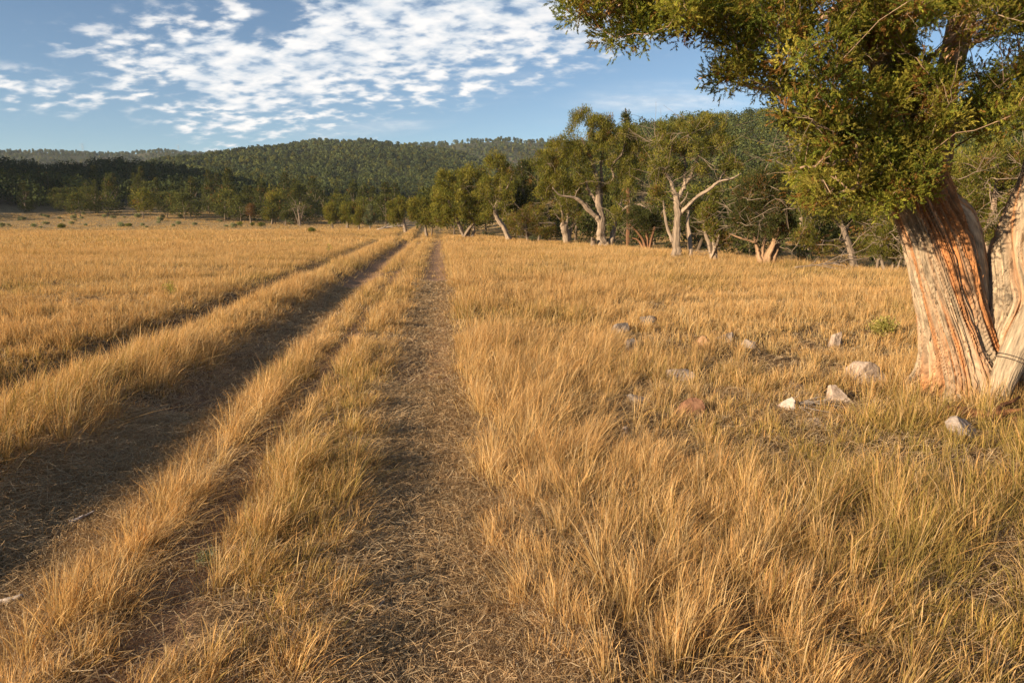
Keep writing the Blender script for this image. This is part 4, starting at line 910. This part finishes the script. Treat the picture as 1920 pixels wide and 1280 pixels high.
for lb in LIMBS:
    p = smooth_path([at(px, py, Y) for px, py, w, Y in lb], 7); w = np.interp(np.linspace(0, len(lb) - 1, len(p)), np.arange(len(lb)), [w / 2 * Y / FPX for px, py, w, Y in lb])
    p[1:-1] += rng.normal(0, 0.006, (len(p) - 2, 3)); bm_.tube(p, w, 9, np.array((0.40, 0.27, 0.18)) * rng.uniform(0.8, 1.1)); nsk.put(p, w)

# foliage: an outline of the mass as the photo shows it, filled through a real depth of about two and a half metres
OUT = [(1046, -40), (1044, 22), (1062, 52), (1100, 62), (1128, 70), (1130, 92), (1150, 97), (1186, 96), (1200, 70), (1228, 62), (1256, 70), (1272, 88), (1292, 78), (1318, 86), (1348, 92), (1350, 118), (1300, 138), (1286, 146), (1318, 152), (1352, 148), (1336, 188), (1362, 182), (1400, 178), (1440, 186), (1462, 190),
       (1452, 222), (1446, 236), (1470, 246), (1502, 262), (1506, 290), (1470, 302), (1446, 312), (1450, 330), (1492, 330), (1490, 346), (1484, 364), (1500, 384), (1540, 402), (1580, 404), (1640, 396), (1690, 384), (1730, 372), (1752, 352), (1768, 312), (1762, 262), (1810, 252), (1858, 258), (1900, 250), (1940, 244), (1960, -40)]
HOLES = [(1448, 102, 22), (1546, 22, 26), (1535, 60, 14), (1538, 98, 14), (1660, 122, 34), (1640, 100, 20), (1757, 68, 24), (1770, 110, 18), (1806, 100, 20), (1850, 92, 22), (1800, 190, 20), (1808, 160, 18), (1905, 85, 18), (1870, 140, 18), (1636, 205, 12), (1700, 215, 14), (1620, 258, 12), (1640, 315, 10), (1500, 140, 15), (1240, 5, 10), (1110, 40, 8), (1165, 50, 12), (1580, 165, 12), (1725, 95, 18), (1790, 50, 16), (1825, 30, 10), (1720, 240, 10), (1448, 278, 16)]
def inside(px, py):
    c = False; n = len(OUT); j = n - 1
    for i in range(n):
        (xi, yi), (xj, yj) = OUT[i], OUT[j]
        if (yi > py) != (yj > py) and px < (xj - xi) * (py - yi) / (yj - yi) + xi: c = not c
        j = i
    return c
cen = []; tries = 0; PX = []
while len(cen) < 560 and tries < 60000:
    tries += 1
    px, py = rng.uniform(1040, 1960), rng.uniform(-40, 406)
    if not inside(px, py): continue
    if any((px - a) ** 2 + (py - b) ** 2 < (r * 0.85 + 13) ** 2 for a, b, r in HOLES): continue
    edge_in = inside(px - 24, py) and inside(px + 20, py) and inside(px, py + 22)
    if not edge_in and rng.random() < 0.93: continue
    if sum((px - a) ** 2 + (py - b) ** 2 < 17 ** 2 for a, b in PX[-470:]) > 1: continue
    t = np.clip((px - 1040) / 560, 0, 1)
    if px < 1400: Y = NY - 0.95 + 0.5 * t + rng.normal(0, 0.28)
    elif 1600 < px < 1790 and py > 40: Y = NY - rng.uniform(0.28, 0.75)
    elif px > 1790: Y = NY + rng.normal(-0.1, 0.35)
    else: Y = NY + rng.normal(-0.25, 0.45)
    PX.append((px, py)); cen.append(at(px, py, Y))
vis = np.array(cen); nvis = len(vis)
ext = []
while len(ext) < 120:                                                    # the rest of the crown, above and to the right
    v = rng.normal(0, 1, 3); v /= np.linalg.norm(v); v *= rng.uniform(0.45, 1) ** 0.5
    q = np.array([nb_[0] - 0.25, NY - 0.1, 4.35]) + v * np.array([2.5, 1.9, 1.55])
    d = q - np.array([0, 0, CH]); f = d[1] * cP - d[2] * sP; yy = 640 - FPX * (d[1] * sP + d[2] * cP) / f; xx = 960 + FPX * d[0] / f
    if (yy < -25 or xx > 1975) and q[0] > nb_[0] - 1.1 - 0.5 * (q[2] > 4.6) and q[1] > NY - 0.7: ext.append(q)
ext = np.array(ext)
join_limbs(bm_, nsk, vis, (0.33, 0.225, 0.15), 0.003, 0.30, 5, 0.012)
join_limbs(bm_, nsk, ext, (0.33, 0.225, 0.15), 0.006, 0.12, 5, 0.03)
nsk.p[nsk.p[:, 0] < nb_[0] - 2.0, 2] += 50
dead_twigs(bm_, nsk, 130, 0.34, (0.34, 0.25, 0.17), 0.005, 0.2, 0.7, 4, 4)
link('branches', bm_.mesh('branches', nb_, True), M_NEARBARK, near)

NLEAF = np.array([[0.190, 0.212, 0.032], [0.255, 0.255, 0.040], [0.140, 0.172, 0.034], [0.300, 0.265, 0.050], [0.215, 0.185, 0.040]])
def sprays(mb, centres, rad, per, twigs, ln, w, brown):
    """juniper sprays: each a short axis with forward-pointing scaly twigs"""
    c = np.asarray(centres); n = len(c) * per; idx = np.repeat(np.arange(len(c)), per)
    b = ball(n); rad = rad * rng.uniform(0.55, 1.25, len(c)); p = c[idx] + b * rad[idx][:, None] * np.array([1, 1, 0.8])
    d = b * 0.9 + rng.normal(0, 0.5, (n, 3)) + np.array([-0.10, -0.05, 0.30]); d /= np.linalg.norm(d, axis=1)[:, None]
    s1 = np.cross(d, rng.normal(0, 1, (n, 3))); s1 /= np.linalg.norm(s1, axis=1)[:, None]; s2 = np.cross(d, s1)
    k = np.tile(np.arange(twigs), n); ii = np.repeat(np.arange(n), twigs); m = len(ii)
    t = (k + rng.uniform(0, 1, m)) / twigs; L_ = ln * rng.uniform(0.7, 1.3, n)[ii]
    base = p[ii] + d[ii] * (t * L_)[:, None]
    ph = k * 2.4 + rng.uniform(0, 6.28, n)[ii]; sp = (0.75 - 0.4 * t) * rng.uniform(0.6, 1.3, m)
    dd = d[ii] + (np.cos(ph) * sp)[:, None] * s1[ii] + (np.sin(ph) * sp * 0.8)[:, None] * s2[ii]; dd /= np.linalg.norm(dd, axis=1)[:, None]
    tone = rng.normal(1, 0.2, len(c)).clip(0.6, 1.5)[idx] * rng.uniform(0.75, 1.25, n)
    ck = rng.integers(0, len(NLEAF), len(c)); sk_ = np.where(rng.random(n) < 0.55, ck[idx], rng.integers(0, len(NLEAF), n))
    col = NLEAF[sk_] * tone[:, None]
    bz = noise3(p[:, 0] * 6.5 + 50, p[:, 1] * 6.5 + 50, p[:, 2] * 6.5 + 50, 71)
    br = (bz + rng.normal(0, 0.16, n)) > brown
    col = np.where(br[:, None], np.array([[0.25, 0.135, 0.042]]) * rng.uniform(0.7, 1.2, n)[:, None], col)
    cc = col[ii] * rng.uniform(0.85, 1.15, m)[:, None]
    V, Q, C4 = leaf_quads(base, dd, 0.031 * rng.uniform(0.6, 1.3, m) * ln / 0.07, w * rng.uniform(0.8, 1.3, m), cc); mb.add(V, Q, None, C4)
cm = MB(); sprays(cm, vis, 0.145, 66, 13, 0.054, 0.0066, 0.79); sprays(cm, ext, 0.36, 110, 8, 0.11, 0.016, 0.82)
link('crown', cm.mesh('crown', nb_), M_LEAF, near)
# ------------------------------------------------------------------ stones
import bmesh
ROCKM = {'pale': rock_mat('pale_limestone', (0.40, 0.32, 0.255), (0.33, 0.25, 0.19), (0.18, 0.13, 0.09)), 'white': rock_mat('white_rusty_stone', (0.50, 0.46, 0.41), (0.40, 0.34, 0.29), (0.24, 0.11, 0.05), 9.0),
         'grey': rock_mat('grey_stone', (0.36, 0.30, 0.26), (0.29, 0.24, 0.20), (0.14, 0.11, 0.09)), 'dark': rock_mat('dark_stone', (0.24, 0.205, 0.18), (0.16, 0.135, 0.115), (0.07, 0.058, 0.05)),
         'rust': rock_mat('rust_stone', (0.40, 0.28, 0.20), (0.34, 0.19, 0.10), (0.13, 0.08, 0.05)), 'red': rock_mat('red_stone', (0.27, 0.15, 0.085), (0.21, 0.105, 0.058), (0.14, 0.07, 0.04))}
def rock_mesh(w, d, h, seed):
    bm = bmesh.new(); bmesh.ops.create_icosphere(bm, subdivisions=5, radius=1.0)
    V = np.array([v.co[:] for v in bm.verts]); rs_ = np.random.default_rng(seed)
    for _ in range(14):
        nrm = rs_.normal(0, 1, 3); nrm /= np.linalg.norm(nrm); dd = rs_.uniform(0.42, 0.85); k = V @ nrm - dd; V = V - np.maximum(k, 0)[:, None] * nrm[None, :] * 0.97
    V *= (1 + 0.22 * (noise3(V[:, 0] * 1.7 + 20, V[:, 1] * 1.7 + 20, V[:, 2] * 1.7 + 20, seed) - 0.5) + 0.10 * (noise3(V[:, 0] * 5 + 20, V[:, 1] * 5 + 20, V[:, 2] * 5 + 20, seed + 1) - 0.5) + 0.05 * (noise3(V[:, 0] * 13 + 20, V[:, 1] * 13 + 20, V[:, 2] * 13 + 20, seed + 2) - 0.5))[:, None]
    V *= np.array([w / 2, d / 2, h / 2]) * 1.12
    for v, q in zip(bm.verts, V): v.co = q
    me = bpy.data.meshes.new('rock'); bm.to_mesh(me); bm.free(); return me
for n_, ((px, py, w, h, kd, lab), q) in enumerate(zip(STONES, STONE_AT)):
    sc = q[1] / FPX / cP; wm, hm = w * sc, max(h * sc * 0.95, 0.05)
    o = link('rock', rock_mesh(wm, wm * rng.uniform(0.6, 0.85), hm * 1.8, 300 + n_), ROCKM[kd]); o.location = (q[0], q[1] + wm * 0.25, float(H(q[0], q[1] + wm * 0.25)) + hm * 0.10)
    o.rotation_euler = (rng.normal(0, 0.06), rng.normal(0, 0.06), rng.normal(0, 0.3)); tag(o, lab, 'rock', 'rocks in the dry grass')

# ------------------------------------------------------------------ dead wood
def lying(name, label, px, py, ang, length, r0, r1, col, cat, lift=0.0, bendy=0.05, forks=0, mat=None):
    q = ground(px, py); d = np.array([math.cos(ang), math.sin(ang), 0]); mb = MB(); L_ = length
    p = wander(-d * L_ / 2, d * L_ / 2, bendy * L_, 12); p[:, 2] = np.array([float(H(q[0] + a[0], q[1] + a[1])) for a in p]) - q[2] + r0 * 0.7 + np.linspace(0, lift, 12)
    mb.tube(p, np.linspace(r0, r1, 12) * rng.uniform(0.8, 1.15, 12), 8, col)
    for _ in range(forks):
        i_ = rng.integers(2, 9); e_ = d + rng.normal(0, 0.7, 3) * np.array([1, 1, 0.5]) + np.array([0, 0, 0.18]); l2 = L_ * rng.uniform(0.25, 0.6)
        mb.tube(wander(p[i_], p[i_] + e_ * l2, 0.06 * l2, 6), np.linspace(r1 * 1.1, r1 * 0.35, 6), 5, np.array(col) * rng.uniform(0.8, 1.2))
    o = link(name, mb.mesh(name, (0, 0, 0), True), mat or M_BARK); o.location = q + np.array([0, 0, 0.03]); return tag(o, label, cat)
lying('wood_splinter', 'pale wood splinter lying in the dark left wheel track', 157, 986, 0.75, 0.13, 0.017, 0.004, (0.50, 0.42, 0.36), 'stick', 0.03, 0.04)
lying('wood_splinter', 'pale wood chunk at the left edge by the wheel track', 12, 1146, 0.3, 0.15, 0.021, 0.009, (0.46, 0.39, 0.33), 'stick', 0.01, 0.05)
lying('stick', 'short grey stick pointing along the left side of the right wheel track', 703, 985, 1.35, 0.17, 0.007, 0.005, (0.34, 0.28, 0.23), 'stick', 0.01)
lying('stick', 'grey stick at the foot of the grass, nearest the bottom of the right wheel track', 706, 1160, 1.15, 0.12, 0.006, 0.004, (0.34, 0.28, 0.22), 'stick', 0.03)
lying('stick', 'brown stick lying across the left side of the right wheel track', 645, 1206, 0.05, 0.15, 0.008, 0.006, (0.20, 0.13, 0.09), 'stick')
lying('stone_chip', 'tiny pale stone chip in the right wheel track', 824, 848, 0.2, 0.035, 0.011, 0.006, (0.6, 0.54, 0.48), 'stone')
lying('wood_splinter', 'flat pale chip half under straw in the right wheel track', 880, 1122, 0.2, 0.07, 0.008, 0.005, (0.42, 0.34, 0.28), 'stick')
lying('fallen_branch', 'grey dead branch with many twigs beside the small white rock', 1512, 770, -0.25, 0.42, 0.007, 0.004, (0.27, 0.23, 0.20), 'dead branch', 0.05, 0.05, 22)
lying('fallen_branch', 'bleached fallen branches at the edge of the meadow by the far leaning juniper', 738, 430, 0.2, 4.2, 0.09, 0.05, (0.36, 0.30, 0.25), 'dead branch', 0.5, 0.06, 14)
lying('fallen_branch', 'dead limb on the ground under the loose drooping juniper', 1560, 505, 0.1, 2.4, 0.03, 0.014, (0.22, 0.17, 0.13), 'dead branch', 0.3, 0.06, 12)
lying('bark_slab', 'dark slab of fallen bark at the right foot of the big juniper', 1840, 792, -0.3, 0.5, 0.05, 0.03, (0.19, 0.085, 0.04), 'bark', 0.0, 0.03, 3, M_NEARBARK)
st = MB(); fluted(st, [(1798, 790, 34, 5.72), (1796, 765, 28, 5.74), (1797, 738, 22, 5.76)], lambda th, l: -0.1 + 0 * th, 77, n=60, k=12, lobes=2, amp=0.2, fib=0.008)
sq = at(1798, 775, 5.72); o = link('broken_stub', st.mesh('broken_stub', sq, True), M_NEARBARK); o.location = sq; tag(o, 'small broken dark stub standing in front of the big juniper', 'stump')
lq = ground(1868, 740); lg = empty('leaning_log', lq); tag(lg, 'weathered grey log leaning on the right trunk of the big juniper', 'log')
lm_ = MB(); pp, rr = fluted(lm_, [(1862, 790, 22, 5.56), (1870, 748, 32, 5.58), (1886, 700, 46, 5.62), (1906, 656, 50, 5.65), (1932, 606, 52, 5.68), (1964, 556, 52, 5.72), (2002, 500, 50, 5.78), (2032, 460, 36, 5.8)], lambda th, l: -0.16 + 0.22 * np.exp(-(((th - 5.4 + np.pi) % (2 * np.pi) - np.pi) / 0.5) ** 2), 91, n=120, k=16, lobes=2, amp=0.07, fib=0.006)
link('log_body', lm_.mesh('log_body', lq, True), M_NEARBARK, lg)
wm_ = MB(); c0 = pp[40]; tg_ = pp[41] - pp[39]; tg_ /= np.linalg.norm(tg_); a_ = np.cross(tg_, [0, 1, 0]); a_ /= np.linalg.norm(a_); b_ = np.cross(tg_, a_)
for off in (0.0, 0.03):
    ring = np.array([c0 + tg_ * off + (rr[40] * 1.10) * (math.cos(t) * a_ + math.sin(t) * b_) for t in np.linspace(0, 2 * math.pi, 30)]); wm_.tube(ring, 0.0035, 5, (0.06, 0.05, 0.045), cap=False)
link('wire', wm_.mesh('wire', lq), M_BARK, lg)

# ------------------------------------------------------------------ bushes and weeds
def bush(px, py, wpx, hpx, pal, name, label, group=None, Y=None, per=60, n=16, leafk=1.0, cat='bush'):
    q = ground(px, py) if Y is None else None; sc = q[1] / FPX / cP; w, h = wpx * sc, hpx * sc
    c = ball(n) * np.array([w / 2 * .75, w / 2 * .75, h / 2 * .6]) + np.array([0, 0, h * 0.5]); root = empty(name, q); tag(root, label, cat, group)
    mb, sm = MB(), MB(); clump_leaves(mb, c, w * 0.22, per, w * 0.12 * leafk, w * 0.045 * leafk, pal, 0.03, 0.7, 0.9)
    for k in range(6): sm.tube(wander(np.array([rng.normal(0, w * .06), rng.normal(0, w * .06), -0.03]), c[k], 0.02 * w, 5), np.linspace(w * 0.018, w * 0.006, 5), 4, GREY, cap=False)
    link('foliage', mb.mesh('foliage'), M_LEAF, root); link('stems', sm.mesh('stems'), M_BARK, root); return root
GB = np.array([[0.15, 0.17, 0.035], [0.12, 0.15, 0.035], [0.19, 0.19, 0.04]])
bush(585, 436, 17, 9, GB, 'green_bush', 'bright green low bush alone in the middle of the far meadow', cat='bush')
bush(117, 428, 15, 8, GB * 0.8, 'green_bush', 'dull green bush at the far left end of the meadow bank')
bush(241, 425, 12, 6, GB, 'green_bush', 'green bush on the meadow bank, between the dull one and the cluster')
for k, (bx, by, bw) in enumerate(((451, 423, 12), (474, 424, 10), (490, 425, 14))): bush(bx, by, bw, 7, GB, 'green_bush', 'low green bush in the cluster of bushes on the far meadow bank', 'cluster of green bushes on the bank')
bush(322, 562, 30, 44, np.array([[0.34, 0.33, 0.07], [0.28, 0.30, 0.07]]), 'yellow_weed', 'tall thin yellow green weed standing above the grass on the left', per=16, n=18, leafk=0.8, cat='weed')
bush(617, 474, 14, 18, np.array([[0.32, 0.32, 0.08]]), 'yellow_weed', 'small yellow green weed near the far end of the shallow left track', per=14, n=12, cat='weed')
bush(1655, 632, 60, 40, np.array([[0.42, 0.35, 0.12], [0.30, 0.28, 0.075]]), 'green_weed', 'fresh green clump of weeds left of the big juniper trunk', per=45, n=20, leafk=0.8, cat='weed')
bush(392, 1062, 64, 40, np.array([[0.30, 0.31, 0.22], [0.24, 0.26, 0.17]]), 'grey_weed', 'small grey green leafy weed in the gap of the centre grass strip', per=26, n=14, leafk=0.9, cat='weed')
sp_ = bush(300, 415, 14, 8, SILVER * 1.5, 'sagebrush', 'small grey green sagebrush on the flat before the shaded wood', 'sagebrush on the far flat', per=60, n=12)
sd = bush(1000, 455, 18, 14, SILVER * 0.7, 'sagebrush', 'grey sagebrush in the shade between the row of junipers', 'sagebrush under the junipers', per=70, n=14)
n_ = 0
while n_ < 70:
    px, py = rng.uniform(-60, 640), rng.uniform(402, 428); q = ground(px, py)
    if q[1] > 150 or q[1] < 80 or float(track_u(np.array(q[0]), np.array(q[1]))) < 3: continue
    o = copy_tree(sp_); o.location = q; s = rng.uniform(0.35, 1.0); o.scale = (s, s, s * rng.uniform(0.7, 1.1)); o.rotation_euler = (0, 0, rng.uniform(0, 6.28)); n_ += 1
n_ = 0
while n_ < 46:
    x_, y_ = rng.uniform(-4, 20), rng.uniform(16, 60)
    e_ = float(edge_e(np.array(x_), np.array(y_)))
    if e_ < 2.2 or abs(math.atan2(x_, y_)) > R(40): continue
    o = copy_tree(sd); o.location = (x_, y_, float(H(x_, y_))); s = rng.uniform(0.6, 1.5); o.scale = (s, s, s * rng.uniform(0.8, 1.2)); o.rotation_euler = (0, 0, rng.uniform(0, 6.28)); n_ += 1

# ------------------------------------------------------------------ two faint pylons on the far ridge
def pylon(px, py, r, h, label):
    a = azel(px, py)[0]; x, y = math.sin(a) * r, math.cos(a) * r; mb = MB(); w = h * 0.11
    cs4 = [(-w, -w), (w, -w), (w, w), (-w, w)]
    for cx, cy_ in cs4: mb.tube([(cx, cy_, -1), (cx * .35, cy_ * .35, h * .6), (cx * .2, cy_ * .2, h)], h * 0.0035, 4, (0.42, 0.40, 0.38))
    for k in range(6):
        z0, z1 = h * k / 7, h * (k + 1) / 7; f0, f1 = 1 - .62 * min(z0 / (h * .6), 1), 1 - .62 * min(z1 / (h * .6), 1)
        for i in range(4):
            p, q = cs4[i], cs4[(i + 1) % 4]; mb.tube([(p[0] * f0, p[1] * f0, z0), (q[0] * f1, q[1] * f1, z1)], h * 0.002, 4, (0.42, 0.40, 0.38))
    for z in (0.72, 0.84, 0.95): mb.tube([(-h * .2, 0, h * z), (h * .2, 0, h * z)], h * 0.0035, 4, (0.42, 0.40, 0.38))
    o = link('lattice_pylon', mb.mesh('lattice_pylon'), M_BARK); o.location = (x, y, float(H(x, y))); o.rotation_euler = (0, 0, 0.5); tag(o, label, 'pylon')
pylon(156, 288, 1240, 19, 'faint lattice pylon on the far ridge, the left of the two')
pylon(335, 286, 1260, 18, 'faint lattice pylon on the far ridge, the right of the two')

# dry litter round the foot of the big juniper: scales of bark, twigs and needles
n = 5200; a = rng.uniform(0, 2 * np.pi, n); r = np.abs(rng.normal(0, 0.55, n)) + 0.15; x = nb_[0] + 0.15 + np.cos(a) * r * 1.1; y = nb_[1] - 0.1 + np.sin(a) * r * 0.9
z = H(x, y) + rng.uniform(0.004, 0.035, n); th = rng.uniform(0, 2 * np.pi, n); d = np.stack([np.cos(th), np.sin(th), rng.normal(0, 0.18, n)], 1)
cl = np.array([[0.20, 0.105, 0.05], [0.26, 0.19, 0.13], [0.14, 0.085, 0.05], [0.30, 0.17, 0.08]])[rng.integers(0, 4, n)] * rng.uniform(0.6, 1.2, n)[:, None]
mb = MB(); V, Q, C4 = leaf_quads(np.stack([x, y, z], 1), d, rng.uniform(0.03, 0.12, n), rng.uniform(0.006, 0.02, n), cl); mb.add(V, Q, None, C4)
tag(link('bark_litter', mb.mesh('bark_litter'), M_GRASS), kind='stuff')
# ------------------------------------------------------------------ thin morning air that softens the far ridges
gz_lo, gz_hi = float(gz.min()) - 1.0, float(gz.max()) + 14.0
hb = 1950.0
hv = [(-hb, -hb, gz_lo), (hb, -hb, gz_lo), (hb, hb, gz_lo), (-hb, hb, gz_lo), (-hb, -hb, gz_hi), (hb, -hb, gz_hi), (hb, hb, gz_hi), (-hb, hb, gz_hi)]
hq = [(0, 3, 2, 1), (4, 5, 6, 7), (0, 1, 5, 4), (1, 2, 6, 5), (2, 3, 7, 6), (3, 0, 4, 7)]
hm, hnt, HN, HL = new_mat('morning_haze')
ho = HN.new('ShaderNodeOutputMaterial'); pvn = HN.new('ShaderNodeVolumePrincipled')
pvn.inputs['Color'].default_value = (0.80, 0.90, 1.0, 1); pvn.inputs['Density'].default_value = 0.00012; pvn.inputs['Anisotropy'].default_value = 0.0
HL.new(pvn.outputs[0], ho.inputs['Volume'])
tag(link('haze', mesh_from('haze', hv, hq), hm), kind='stuff')
cy.volume_bounces = 0
